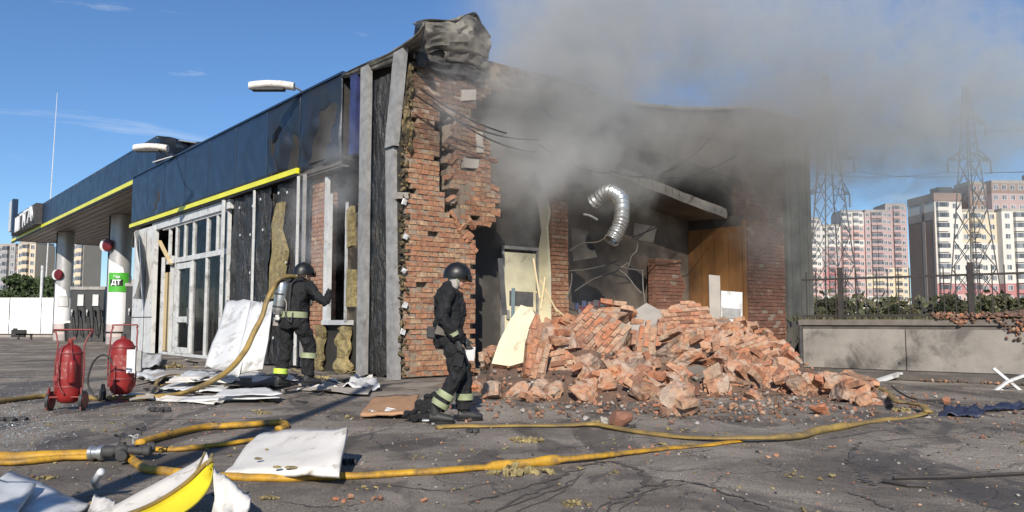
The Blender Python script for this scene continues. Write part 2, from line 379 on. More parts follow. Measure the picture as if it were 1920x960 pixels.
# ------------------------------------------------------------------ ground
b = MB()
xs = [-1500, -400, -120] + [-60 + 4 * i for i in range(11)] + [-16 + .5 * i for i in range(65)] + [20, 30, 60, 120, 400, 1500]
ys = [-300, -60, -20, -6] + [-2 + .5 * i for i in range(53)] + [28, 34, 42, 52, 70, 120, 400, 1500]
vs = []
for y in ys:
    for x in xs:
        near = 1 if (-16 < x < 16 and -2 < y < 24) else 0
        z = near * (.035 * mn.noise(Vector((x * .35, y * .35, 3))) + .012 * mn.noise(Vector((x * 1.1, y * 1.1, 8))))
        vs.append((x, y, z))
nx = len(xs)
b.add(vs, [(j * nx + i, j * nx + i + 1, (j + 1) * nx + i + 1, (j + 1) * nx + i) for j in range(len(ys) - 1) for i in range(nx - 1)])
b.build('ground', m_asph, smooth=True, kind='structure')
def paint(name, pts, wd):
    q = MB()
    for a, c in zip(pts[:-1], pts[1:]):
        a = Vector(a); c = Vector(c); n = max(2, int((c - a).length / .25)); d = (c - a).normalized(); sd_ = Vector((-d.y, d.x, 0)) * wd / 2
        P = [a.lerp(c, i / n) for i in range(n + 1)]
        def gz(p): return (.035 * mn.noise(Vector((p.x * .35, p.y * .35, 3))) + .012 * mn.noise(Vector((p.x * 1.1, p.y * 1.1, 8)))) + .008 if (-15 < p.x < 15 and p.y < 23) else .008
        vv = []
        for p in P: vv += [(p + sd_ + Vector((0, 0, gz(p)))), (p - sd_ + Vector((0, 0, gz(p))))]
        q.add(vv, [(2 * i, 2 * i + 1, 2 * i + 3, 2 * i + 2) for i in range(n)])
    return q.build(name, m_paint, kind='structure')
paint('painted_line', [G(110, 792), G(500, 783)], .035)
paint('painted_line', [G(330, 663), G(-300, 655)], .12)
paint('painted_line', [G(-40, 707), G(68, 708)], .10)

m_wet = M('wet_run', (.07, .06, .052), (.13, .11, .095), .55, scale=6, bump=.3, bscale=50, world=True)
def stain(P, wd, nm='wet_streak'):
    S = spline([G(px, py) for px, py in P], 8); q = MB(); vv = []; n = len(S); rr = random.Random(int(P[0][0]))
    for i, p in enumerate(S):
        t_ = (S[min(i + 1, n - 1)] - S[max(i - 1, 0)]).normalized(); sd_ = Vector((-t_.y, t_.x, 0)) * wd * (.25 + .9 * rr.random()) * math.sin(math.pi * (.06 + .9 * i / (n - 1))) / 2
        p = p + Vector((-t_.y, t_.x, 0)) * wd * rr.uniform(-.7, .7)
        z = .035 * mn.noise(Vector((p.x * .35, p.y * .35, 3))) + .012 * mn.noise(Vector((p.x * 1.1, p.y * 1.1, 8))) + .006; vv += [(p.x + sd_.x, p.y + sd_.y, z), (p.x - sd_.x, p.y - sd_.y, z)]
    q.add(vv, [(2 * i, 2 * i + 1, 2 * i + 3, 2 * i + 2) for i in range(n - 1)]); q.build(nm, m_wet, kind='structure')
for P, wd in (([(905, 962), (1000, 925), (1060, 890), (1130, 868), (1200, 885), (1215, 915), (1270, 905), (1340, 925), (1420, 950), (1480, 970)], .05), ([(850, 948), (930, 930), (1010, 908), (1048, 898)], .03), ([(900, 972), (980, 940), (1050, 915), (1100, 885)], .03),
              ([(1130, 965), (1180, 930), (1215, 910)], .04), ([(1160, 962), (1220, 925), (1290, 912)], .025), ([(960, 965), (1040, 930), (1075, 905), (1090, 880)], .02), ([(1100, 972), (1150, 940), (1200, 935), (1260, 925)], .02),
              ([(1606, 836), (1600, 850), (1592, 868), (1586, 876)], .045), ([(1604, 880), (1618, 896), (1632, 910), (1645, 905)], .05), ([(1575, 922), (1620, 934), (1660, 950), (1700, 962)], .03), ([(1500, 832), (1570, 824), (1640, 812), (1720, 808)], .02), ([(1560, 800), (1640, 806), (1720, 822), (1800, 816), (1880, 812)], .018), ([(1600, 838), (1680, 828), (1790, 822), (1870, 800)], .018), ([(1800, 802), (1850, 820), (1880, 812)], .015), ([(1650, 905), (1720, 912), (1742, 912)], .03),
              ([(700, 905), (760, 915), (840, 922), (930, 905)], .02), ([(520, 940), (600, 950), (680, 945)], .02)): stain(P, wd)
# ------------------------------------------------------------------ the shop building (thing > parts > bricks), in its own frame
bld = thing('filling_station_shop', 'burnt filling station shop with navy fascia and blown out red brick end', 'building', C0, TH)
P1 = [(762, 712), (760, 235), (772, 225), (774, 88), (800, 84), (850, 92), (905, 108), (1000, 133), (1100, 150), (1120, 190), (1010, 178), (925, 172), (898, 182), (880, 215), (895, 225), (906, 250), (925, 268), (926, 330), (936, 365), (932, 412), (905, 420), (880, 417), (858, 420), (872, 440), (893, 458), (893, 712)]
CR = [(818, 232), (836, 210), (842, 215), (838, 340), (850, 392), (856, 415), (838, 402), (822, 345), (824, 300)]
HOLES = [[(868, 298), (890, 296), (892, 318), (866, 318)], [(848, 352), (862, 356), (862, 384), (850, 380)]]
wall = MB(); wall.bb(.22, 1.84, .14, .36, 0, 2.9)
mort = MB()
BW, BH, BD, MO = .245, .088, .12, .012
variants = []
for i in range(7):
    q = MB(); rr = random.Random(i + 50)
    q.box((0, 0, 0), (BW - .01, BD, BH - .004), jit=.006, rr=rr)
    if i > 3:       # spalled corner
        v = list(q.v[rr.choice([0, 1, 4, 5])]); k = [j for j in range(8) if q.v[j] == tuple(v)][0]
        q.v[k] = (v[0] * .8, v[1] * .55, v[2] * .75)
    variants.append(q)
brick_me = [q.mesh('brick', m_brick) for q in variants]
cells = []
row = 0; z = .05
def inbrick(cx, cz):
    if cx < .17: return None
    px, py = proj(L(cx, 0, cz)); jx = 7 * mn.noise(Vector((cx * 1.2, cz * 1.6, 5))) + 5 * mn.noise(Vector((cx * 5, cz * 6, 2)))
    return (px, py) if inpoly(px + (jx if px > 790 else 0), py + jx * .5, P1) and not inpoly(px + jx * .7, py, CR) and not any(inpoly(px, py, H_) for H_ in HOLES) else None
while z < 6.45:
    x = .02 - (row % 2) * (BW + MO) / 2
    while x < 6.0:
        cx, cz = x + BW / 2, z + BH / 2
        a_, b_ = inbrick(cx - BW / 4, cz), inbrick(cx + BW / 4, cz)
        if rnd.random() > .012:
            if a_ and b_: cells.append((cx, cz, a_[0], a_[1], 1))
            elif a_ and rnd.random() < .8: cells.append((cx - BW / 4, cz, a_[0], a_[1], .5))
            elif b_ and rnd.random() < .8: cells.append((cx + BW / 4, cz, b_[0], b_[1], .5))
        x += BW + MO
    z += BH + MO; row += 1
bw = wall.build('brick_wall', m_mortar, bld)
rest = MB(); cnt = 0
order = sorted(cells, key=lambda c: (c[2] > 935, abs(c[3] - 430)))
for cx, cz, px, py, fx in order:
    dy = rnd.uniform(-.006, .010) + (.03 * mn.noise(Vector((cx, cz * 1.5, 1))) if px > 840 and py < 420 else 0)
    rot = Euler((rnd.uniform(-.02, .02), rnd.uniform(-.015, .015), rnd.uniform(-.03, .03)))
    if cnt < 300:
        put('brick', rnd.choice(brick_me), bw, (cx, BD / 2 + dy, cz), rot, (fx, 1, 1))
    else:
        q = rnd.choice(variants); m = rot.to_matrix(); rest.add([m @ Vector((v[0] * fx, v[1], v[2])) + Vector((cx, BD / 2 + dy, cz)) for v in q.v], q.f, 0)
    cnt += 1
    mort.bb(cx - BW * fx / 2 - MO, cx + BW * fx / 2 + MO, .018, .30 + rnd.uniform(-.04, .04), cz - BH / 2 - MO / 2 - .001, cz + BH / 2 + MO / 2 + .001)
mort.build('mortar_bed', m_mortar, bld, kind='stuff')
rest.build('upper_bricks', m_brick, bld, kind='stuff')
# loose, half dislodged bricks round the broken edges
lo = MB()
for px, py in [(866, 428), (874, 442), (882, 452), (888, 466), (858, 424), (870, 436), (880, 446), (842, 330), (846, 372), (852, 404), (925, 300), (928, 352), (905, 240), (860, 216), (848, 300), (838, 270), (930, 400), (912, 418), (886, 420)]:
    x, zz = onY(px, py, 0); lo.box((x, .03, zz), (.22, .11, .08), (rnd.uniform(-.3, .3), rnd.uniform(-.9, .9), rnd.uniform(-.4, .4)), jit=.02)
lo.build('dislodged_bricks', m_brick, bld, kind='stuff')
def block_px(name, P, mat, y0=0, dep=.25, parent=bld, **k):
    q = MB(); q.prism([onY(px, py, y0) for px, py in P], lambda u, v: (u, y0, v), (0, dep, 0)); return q.build(name, mat, parent, **k)
# pale anchor blocks set in the brickwork
for P in ([(757, 120), (771, 120), (771, 134), (757, 134)], [(866, 168), (893, 168), (893, 187), (866, 189)], [(865, 116), (890, 122), (891, 136), (868, 130)], [(893, 246), (905, 248), (907, 286), (895, 286)], [(870, 296), (899, 299), (897, 316), (871, 314)], [(746, 360), (766, 361), (766, 372), (747, 372)]):
    block_px('anchor_block', P, m_conc, -.03, .12)
# interior piers and stubs, laid in real courses
def pier(name, x0, x1, y0, y1, z0, z1, mat, taper=0, faces=None, seed=1, parent=bld, ragged=0):
    rr = random.Random(seed); q = MB(); mo = MB(); zz = z0; rw = 0
    while zz < z1:
        fx0, fx1 = x0, x1
        if ragged: fx1 = x1 - ragged * (mn.noise(Vector((zz * 2.2, seed, 0))) * .5 + .5) * min(1, max(0, (zz - z0) / (z1 - z0) * 1.6))
        nb = max(1, round((fx1 - fx0) / .257)); bwid = (fx1 - fx0) / nb; sh = (rw % 2) * .5
        for i in range(nb + (1 if sh else 0)):
            a = fx0 + max(0, i - sh) * bwid; c = fx0 + min(nb, i + 1 - sh) * bwid
            if rr.random() < .03: continue
            q.box(((a + c) / 2, y0 + .06 + rr.uniform(-.008, .01), zz + .044), (c - a - .014, .12, .084), jit=.006, rr=rr)
        nd = max(1, round((y1 - y0 - .12) / .13))
        for i in range(nd):
            a = y0 + .125 + i * (y1 - y0 - .12) / nd
            q.box((x0 + .058 + rr.uniform(-.008, .008), a + (y1 - y0 - .12) / nd / 2, zz + .044), (.12, (y1 - y0 - .12) / nd - .012, .084), jit=.005, rr=rr)
        mo.bb(fx0 + .015, fx1 - .015, y0 + .02, y1, zz - .012, zz + .1)
        zz += .1; rw += 1
    p = mo.build(name, m_mortar, parent); q.build('brickwork', mat, p, kind='stuff'); return p
xa, _ = onY(1405, 600, 0); xb, _ = onY(1474, 600, 0)
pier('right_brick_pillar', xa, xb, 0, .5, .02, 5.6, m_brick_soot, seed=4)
YP = .75; xi0, _ = onY(1035, 500, YP); xi1, _ = onY(1066, 500, YP); _, ziT = onY(1050, 300, YP)
pier('inner_brick_pillar', xi0, xi1, YP, YP + .35, .02, ziT, m_brick, seed=5)
# cream plastered cross wall behind that pillar, its front end broken
ye = onX(1012, 500, xi0)[0]; q = MB(); q.prism([(YP + .01, .0), (YP + .01, 2.2), (YP + .1, 3.3), (YP + .01, 3.6), (YP + .15, 4.2), (ye, 4.1), (ye - .15, 3.2), (ye, 2.6), (ye, 0)], lambda u, v: (xi0 - .02, u, v), (-.06, 0, 0)); q.build('plastered_cross_wall', m_cream, bld)
# stub of broken brick wall further in
xs0, _ = onY(1232, 540, 3.2); xs1, _ = onY(1292, 540, 3.2)
ybw = onX(1292, 520, xa - .06)[0]; ys_ = ybw - .5; xs0, _ = onY(1230, 540, ys_); xs1, _ = onY(1288, 540, ys_)
pier('broken_brick_stub', xs0, xs1, ys_, ys_ + .28, .02, onY(1260, 490, ys_)[1], m_brick_soot, seed=6, ragged=.35)
# shell: side, rear, floor, roof
XR = 13.75; ZT = 6.35
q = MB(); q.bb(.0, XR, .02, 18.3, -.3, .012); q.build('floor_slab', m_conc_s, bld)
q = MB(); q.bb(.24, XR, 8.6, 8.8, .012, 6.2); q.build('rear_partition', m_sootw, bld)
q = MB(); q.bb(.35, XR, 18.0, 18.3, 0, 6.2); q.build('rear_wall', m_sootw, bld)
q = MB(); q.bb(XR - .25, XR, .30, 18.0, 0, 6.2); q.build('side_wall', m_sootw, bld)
# sagging roof deck and parapet along the blown-out front: one profile
prof = [(1.95, 6.55), (3.4, 6.5), (5, 6.42), (6.2, 6.38), (7.4, 6.48), (8.7, 6.62), (10, 6.85), (11.4, 7.12), (12.6, 7.2), (14.6, 7.15)]
def topz(x):
    for (a, za), (c, zc) in zip(prof[:-1], prof[1:]):
        if x <= c: return za + (zc - za) * max(0, (x - a)) / (c - a)
    return prof[-1][1]
q = MB(); q.grid(lambda u, v: (.3 + u * 14.0, .05 + v * 18.1, 6.2 - .25 * math.exp(-((u * 14 - 5.5) / 3) ** 2) * max(0, 1 - v * 3)), 24, 12)
ro = q.build('roof_deck', m_soot, bld); mod(ro, 'SOLIDIFY', thickness=.16)
q = MB(); P = [(x, z) for x, z in prof] + [(14.6, 5.3), (11.5, 5.0), (8.5, 5.3), (6.5, 5.35), (4.2, 5.6), (3.6, 5.9)]
q.prism(P, lambda u, v: (u, .13, v), (0, .12, 0)); q.build('parapet_panel', m_sootw, bld)
q = MB(); q.tube([(x, .06, z + .02) for x, z in [(u, topz(u)) for u in [3.6 + .5 * i for i in range(23)]]], (.02, .05), 6); q.build('parapet_flashing', m_grey, bld)
# steel clad strip at the far right corner with its downpipe
xr0, _ = onY(1476, 500, 0); xr1, _ = onY(1522, 500, 0)
q = MB()
for i in range(6):
    a = xr0 + (xr1 - xr0) * i / 6; q.bb(a + .01, a + (xr1 - xr0) / 6 - .01, -.02 - .02 * (i % 2), .3, 0, 6.9)
q.build('corner_cladding', M('smoked_cladding', (.13, .125, .11), (.06, .057, .05), .6, scale=1.2, bump=.2), bld)
# ceiling slab that has sunk, pale broken edge
A = Vector((4.2, .55, 5.05)); Bv = Vector((11.05, .55, 3.98))
q = MB()
def slab(u, v, dz=0):
    p = A.lerp(Bv, u) + Vector((0, 6.8 * v, .25 * v)); return (p.x, p.y, p.z + dz + .03 * mn.noise(Vector((u * 9, v * 5, 2))))
n1, n2 = 26, 10
top = [slab(i / n1, j / n2, .27) for j in range(n2 + 1) for i in range(n1 + 1)]; bot = [slab(i / n1, j / n2, 0) for j in range(n2 + 1) for i in range(n1 + 1)]
q.add(top, [(j * (n1 + 1) + i, j * (n1 + 1) + i + 1, (j + 1) * (n1 + 1) + i + 1, (j + 1) * (n1 + 1) + i) for j in range(n2) for i in range(n1)], 0)
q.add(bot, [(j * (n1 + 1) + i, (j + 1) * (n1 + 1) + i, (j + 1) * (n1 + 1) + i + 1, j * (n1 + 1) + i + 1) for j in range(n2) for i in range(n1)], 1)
for i in range(n1):      # ragged broken front edge
    a0, a1, b0, b1 = Vector(top[i]), Vector(top[i + 1]), Vector(bot[i]), Vector(bot[i + 1]); o1 = Vector((0, -.05 * rnd.random(), 0)); q.add([a0, a1, (a1 + b1) / 2 + o1, (a0 + b0) / 2 + o1, b1, b0], [(0, 1, 2, 3), (3, 2, 4, 5)], 0)
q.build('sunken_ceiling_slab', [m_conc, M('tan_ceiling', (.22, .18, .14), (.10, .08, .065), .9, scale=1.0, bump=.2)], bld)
# warm wood panelling on the inner right wall, in separate boards
xw = xa - .06
ybw = MBI @ D(1290, 520, 22); ybw = onX(1292, 520, xw)[0]; print('ybw', ybw)
q = MB(); q.bb(6.2, xw, ybw, ybw + .2, 0, 4.6); q.build('inner_back_wall', M('smoky_tan_wall', (.24, .19, .145), (.09, .07, .055), .9, scale=1.1, bump=.2), bld)
wl = MB(); wl.bb(xw, xw + .1, .1, 8.5, 0, 4.05); wl = wl.build('panelled_inner_wall', m_sootw, bld)
pw_ = (ybw - .12) / 4
for i in range(4):
    y0 = .12 + i * pw_; q = MB(); q.bb(xw - .03, xw - .003, y0, y0 + pw_ - .02, .35, 3.75); q.build('wood_panel', m_wood, wl)
q = MB(); q.bb(xw - .05, xw + .0, .0, .09, 0, 3.9); q.build('wood_corner_trim', m_wood, wl)
# doorway with a cream door inside, left of the inner pillar
yq = ye + .02; dx0, dz1 = onY(938, 462, yq); dx1, _ = onY(1006, 470, yq)
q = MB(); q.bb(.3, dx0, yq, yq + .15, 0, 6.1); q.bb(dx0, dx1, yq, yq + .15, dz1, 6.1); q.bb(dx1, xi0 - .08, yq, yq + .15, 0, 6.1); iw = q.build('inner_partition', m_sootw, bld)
fr = MB(); fr.bb(dx0, dx0 + .06, yq - .08, yq - .01, 0, dz1); fr.bb(dx1 - .04, dx1, yq - .08, yq - .01, 0, dz1); fr.bb(dx0, dx1, yq - .085, yq - .005, dz1 - .05, dz1 + .02)
fr.build('door_frame', m_grey, bld)
q = MB(); q.bb(dx0 + .09, dx1 - .06, yq - .04, yq - .002, 0, dz1 - .12); dr = q.build('door_leaf', m_cream, bld)
q = MB(); q.bb(dx0 + .14, dx0 + .19, yq - .10, yq - .04, 1.15, 1.35); q.build('door_handle', m_grey, dr)

# --- shop side (local x = 0): fascia, yellow strip, posts, membrane, glazing
yR, zY = onX(565, 325); YL = 18.6; ZY = 4.54; ZF = 6.36
fb = [2.25, 4.3, 6.2, 8.3, 10.4, 12.5, 14.6, 16.6, YL]
def fascia(y0, y1, mat, dent=0, seed=0, z0=ZY + .1, z1=ZF):
    q = MB(); n = 14
    def f(u, v):
        d = .012 * mn.noise(Vector((u * 2 + seed, v * 2, 3)))
        if dent: d += dent * (mn.noise(Vector((u * 2.4 + v * 1.3 + seed, v * .8, 9))) + .5 * mn.noise(Vector((u * 6 - v * 4 + seed, v * 2, 4)))) * math.sin(math.pi * min(1, v * 1.2 + .1)) * math.sin(math.pi * u)
        return (-.06 + d, y0 + .0015 + (y1 - y0 - .003) * u, z0 + (z1 - z0) * v)
    q.grid(f, n, n); o = q.build('fascia_panel', mat, bld, smooth=True); mod(o, 'SOLIDIFY', thickness=.03, offset=0); return o
for i, (a, c) in enumerate(zip(fb[:-1], fb[1:])):
    fascia(a, c, m_blue_b if i < 2 else m_blue, [.55, .42, .10, .02, 0, .03, .12, .06][i], i, z0=(ZY - .02 if i == 0 else ZY + .1))
q = MB(); q.bb(-.045, .30, 2.3, YL - .02, ZY + .12, ZF - .05); q.build('fascia_core', m_soot, bld)
q = MB(); q.bb(-.1, .0, 2.2, YL + .02, ZF + .003, ZF + .05); q.build('fascia_capping', m_blue, bld)
q = MB(); q.bb(-.13, -.0, yR, YL + .03, ZY - .03, ZY + .095); q.build('yellow_light_strip', m_yel, bld)
q = MB(); q.bb(-.10, .0, yR, YL + .03, ZY - .08, ZY - .033); q.build('strip_underside', m_black, bld)
q = MB(); q.bb(-.06, -.02, 2.3, yR - .02, ZY - .12, ZY - .02); q.bb(-.03, .12, 2.25, yR, ZY - .17, ZY - .125); q.build('scorched_light_strip', m_conc_s, bld)
# soffit behind the strip
q = MB(); q.bb(.0, .34, 2.3, YL, ZY - .0, ZY + .1); q.build('fascia_soffit', m_soot, bld)
# lintel box above glazing, white
yh0, _ = onX(428, 385); yh1, _ = onX(285, 432)
q = MB(); q.bb(.0, .14, yh0 - .1, yh1, ZY - .34, ZY - .09); q.build('lintel_box', m_frame, bld)
# glazed shopfront
gy0, gy1 = 9.1, 15.75; zt = 4.18; ztr = 3.02
fr = MB(); xg = .10
def mull(y, z0, z1, wd=.09): fr.bb(xg - .03, xg + .07, y - wd / 2, y + wd / 2, z0, z1)
vert = [onX(p, 500, xg)[0] for p in (426, 388, 362, 330)] + [onX(p, 500, xg)[0] for p in (322, 305)]
for y in vert[:4]: mull(y, .1, zt, .10)
for y in vert[4:]: mull(y, .1, ztr + .2, .07)
mull((vert[0] + vert[1]) / 2, ztr, zt); mull((vert[2] + vert[3]) / 2, ztr, zt, .07)
for y in (onX(346, 500, xg)[0], onX(318, 460, xg)[0]): mull(y, ztr, zt, .06)
fr.bb(xg - .04, xg + .08, vert[0] - .05, vert[3] + .9, ztr - .06, ztr + .09)
fr.bb(xg - .04, xg + .08, vert[0] - .05, vert[5], .02, .1)
fr.bb(xg - .04, xg + .08, vert[0] - .05, vert[5], zt - .05, zt + .04)
sf = fr.build('shopfront_frame', m_frame, bld)
for i, (a, c, z0, z1) in enumerate([(vert[0], vert[1], ztr + .1, zt - .06), (vert[1], vert[2], ztr + .1, zt - .06), (vert[2], vert[3], ztr + .1, zt - .06), (vert[0], vert[1], .12, ztr - .07), (vert[1], vert[2], .12, ztr - .07)]):
    q = MB(); q.bb(xg + .015, xg + .025, a + .05, c - .05, z0, z1); q.build('pane', m_glass, sf)
# the narrow glass door
dy0, dy1 = onX(360, 600, xg)[0] + .05, onX(331, 600, xg)[0] - .06
q = MB()
for y in (dy0 + .05, dy1 - .05): q.bb(xg - .06, xg + .02, y - .06, y + .06, .12, ztr - .1)
for zz in (.2, ztr - .2, 1.15): q.bb(xg - .058, xg + .018, dy0, dy1, zz - .09, zz + .09)
dd = q.build('glass_door', m_frame, bld)
q = MB(); q.bb(xg - .01, xg, dy0 + .1, dy1 - .1, .25, ztr - .25); q.build('pane', m_glass, dd)
q = MB(); q.bb(xg - .12, xg - .06, dy0 + .03, dy0 + .07, 1.0, 1.5); q.build('handle', m_alu, dd)
# pale plywood sheet behind left light, dark clutter behind glass
q = MB(); a, c = onX(322, 500, .4)[0], onX(303, 500, .4)[0]; q.bb(.38, .42, a, c, .1, 2.75); q.build('plywood_sheet', m_pale, bld)
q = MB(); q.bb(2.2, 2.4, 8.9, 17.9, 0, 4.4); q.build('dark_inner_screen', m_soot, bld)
# white corner cladding at the shop's left end
q = MB(); ca = onX(287, 550)[0]; q.bb(-.02, .12, ca, 18.25, .02, 4.36); q.build('end_cladding', m_white, bld)
q = MB(); q.bb(-.03, -.018, ca, 18.26, 1.22, 1.25); q.bb(-.03, -.018, ca + .9, ca + .93, .02, 4.3); q.build('cladding_joint', m_dark, bld)
q = MB()
hp = [onX(px, py, -.25) for px, py in ((283, 428), (303, 474), (279, 552), (262, 500))]
q.grid(lambda u, v: ((-.05 - .45 * u + .12 * mn.noise(Vector((u * 2, v * 2, 1)))), 16.9 - 1.3 * u * (1 - abs(v - .55) * 1.1) + .8 * (1 - v) * (1 - u), 4.36 - 2.5 * v - .25 * u * (1 - v)), 8, 12)
o = q.build('torn_cladding_sheet', m_white, bld, smooth=True); mod(o, 'SOLIDIFY', thickness=.02)
# diagonal fallen lath in the glazing
q = MB(); a = onX(300, 452, .05); c = onX(322, 495, .05); q.bar((.03, a[0], a[1]), (.03, c[0], c[1]), .12, .05); q.build('fallen_lath', m_pale, bld)
# brick wall of the shop side behind membrane, with an opening px 583-660
q = MB(); q.bb(.2, .45, 4.3, 9.0, 0, 4.6); q.bb(.2, .45, .14, 1.75, 0, 6.3); q.bb(.2, .45, 1.75, 9, 4.62, 6.2); q.build('side_brick_core', m_soot, bld)
pa, pb = onX(607, 500, .14)[0], onX(583, 500, .14)[0]
pier('side_brick_pilaster', .14, .45, pa, pb, .02, 4.4, m_brick, seed=8)
# black membrane sheets, wrinkled, with pale fixing washers
def membrane(y0, y1, z0, z1, x=.06, amp=.06, seed=1, ragged=0, bottom=None):
    q = MB()
    def f(u, v):
        y = y0 + (y1 - y0) * u; zb = z0 + (ragged * mn.noise(Vector((u * 4, seed, 0))) if ragged else 0); z = zb + (z1 - zb) * v
        if u in (0, 1): y += .10 * mn.noise(Vector((v * 6, seed, u)))
        return (x - amp * (mn.noise(Vector((y * 2.2, z * .8, seed))) + .6 * mn.noise(Vector((y * 6, z * 2.2, seed))) + .35 * mn.noise(Vector((y * 3, z * 9, seed)))), y, z)
    q.grid(f, 26, 34); return q.build('membrane_sheet', m_memb, bld, smooth=True)
m1a, m1b = onX(503, 500)[0], onX(428, 500)[0]; m2a, m2b = onX(572, 500)[0], onX(520, 500)[0]
membrane(m1a, m1b, .05, 4.44, seed=1, amp=.09); membrane(m2a, m1a + .1, .05, 4.44, x=.10, seed=2, amp=.10)
membrane(.35, 1.55, .05, 6.0, x=.10, amp=.07, seed=3, ragged=.1)
wsh = MB()
for y in [4.9, 5.7, 6.5, 7.3, 8.1]:
    for z in (.6, 1.5, 2.4, 3.3, 4.15):
        if rnd.random() < .8: wsh.lathe([(.035, 0), (.035, .01)], 8, (-.01, y + rnd.uniform(-.2, .2), z + rnd.uniform(-.1, .1)), (0, -math.pi / 2, 0))
wsh.build('fixing_washers', m_white, bld, kind='stuff')
# torn ochre insulation showing behind the membrane
a0 = onX(536, 400, -.02)[0]; a1 = onX(508, 520, -.02)[0]
q = MB(); P = [onX(px, py, -.02) for px, py in ((521, 382), (532, 378), (526, 430), (538, 470), (531, 515), (520, 560), (506, 560), (508, 500), (513, 470), (512, 420))]
q.prism(P, lambda u, v: (-.06, u, v), (.1, 0, 0)); q.build('insulation_batt', m_wool, bld)
q = MB(); P = [onX(px, py, .0) for px, py in ((650, 505), (661, 505), (661, 575), (648, 575))]; q.prism(P, lambda u, v: (.0, u, v), (.1, 0, 0))
P = [onX(px, py, .0) for px, py in ((649, 395), (658, 385), (659, 460), (650, 465))]; q.prism(P, lambda u, v: (.0, u, v), (.1, 0, 0)); q.build('insulation_batt', m_wool, bld)
# steel battens on the membrane
for px, wd, mt in ((479, .05, m_frame), (562, .05, m_frame), (574, .10, m_grey), (421, .14, m_frame)):
    y = onX(px, 500)[0]; q = MB(); q.bb(-.10, -.05, y - wd / 2, y + wd / 2, .3 if px != 562 else .1, 4.44); q.build('facade_batten', mt, bld)
# window opening beside the firefighter: white frame, stained reveal, sill
wy0, wy1 = onX(655, 500, .1)[0], onX(608, 500, .1)[0]
q = MB(); q.bb(.08, .16, wy1 - .10, wy1, 1.1, 4.3); q.bb(.07, .16, wy1 - .24, wy1 - .15, 1.1, 3.9); q.bb(.05, .22, wy0, wy1, 1.02, 1.12); q.bb(.02, .06, wy0 + .0, wy0 + .06, 1.1, 3.6); q.build('window_frame', m_frame, bld)
q = MB(); q.bb(.9, 1.0, 1.6, 4.6, 0, 4.5); q.build('stained_reveal', M('stained_reveal', (.26, .225, .18), (.04, .035, .03), .9, scale=1.3, lo=.36, hi=.56, bump=.2), bld)
q = MB(); q.bb(.2, .42, 1.75, wy1 + .1, 0, 1.02); q.build('window_apron', m_soot, bld)
for ya, yb_ in ((wy0 - .1, wy0 + .42), (wy1 - .05, wy1 + .28)):
    q = MB(); q.grid(lambda u, v: (.12 - .1 * mn.noise(Vector((u * 2, v * 5, ya))), ya + (yb_ - ya) * u + .12 * mn.noise(Vector((u, v * 4, ya))), .05 + .93 * v), 8, 14); o = q.build('apron_insulation', m_wool, bld); mod(o, 'SOLIDIFY', thickness=.08)
# long galvanised posts at the corner
def post(P, name, mat, wd=.2, dp=.09, dx=-.12):
    (px0, py0), (px1, py1) = P; a = onX(px0, py0, dx); c = onX(px1, py1, dx)
    q = MB(); A_ = Vector((dx, a[0], a[1])); B_ = Vector((dx, c[0], c[1])); d = (B_ - A_); n = 10
    for s_ in (0, 1):       # L section: face and return lip
        def f(u, v):
            p = A_.lerp(B_, v); k = .012 * mn.noise(Vector((v * 7, px0, s_)))
            return (p.x + (k if s_ == 0 else k + dp * u), p.y + (wd * (u - .5) if s_ == 0 else -wd / 2), p.z)
        q.grid(f, 2, n)
    o = q.build(name, mat, bld); mod(o, 'SOLIDIFY', thickness=.008); return o
post(((683, 122), (674, 706)), 'steel_post', m_grey, .30, .1)
post(((747, 87), (729, 275)), 'steel_post', m_grey, .33, .12, -.10)
post(((730, 278), (733, 712)), 'steel_post', m_grey, .30, .12, -.05)
post(((663, 132), (659, 290)), 'violet_trim_post', m_violet, .26, .1, -.08)
# shredded mineral wool edge between the corner post and the bricks
q = MB(); rr = random.Random(12)
for i in range(330):
    z = rr.uniform(.05, 6.1)
    if rr.random() < .12: continue
    q.rock((rr.uniform(.02, .20), rr.uniform(-.04, .14), z), (rr.uniform(.02, .08), rr.uniform(.03, .07), rr.uniform(.012, .055)), i, 1, 5, (rr.random() * 3, rr.random() * 3, 0), .5)
for i in range(60):
    z = rr.uniform(4.4, 6.0); q.rock((rr.uniform(.06, .22), rr.uniform(-.08, .02), z), (.06, .06, .14), i, 1, 5, None, .2)
q.build('wool_edge', m_woole, bld, kind='stuff')
q = MB(); q.bb(.02, .19, .06, .15, 0.02, 6.2); q.build('cavity_backing', m_soot, bld)
for i, z in enumerate((3.35, 2.7, 2.05, 1.4, .9, 5.2)): q = MB(); q.box((.08 + .03 * (i % 2), -.06, z), (.1, .02, .1), (.1, .3, .1), jit=.012); q.build('bracket_plate', m_frame, bld)
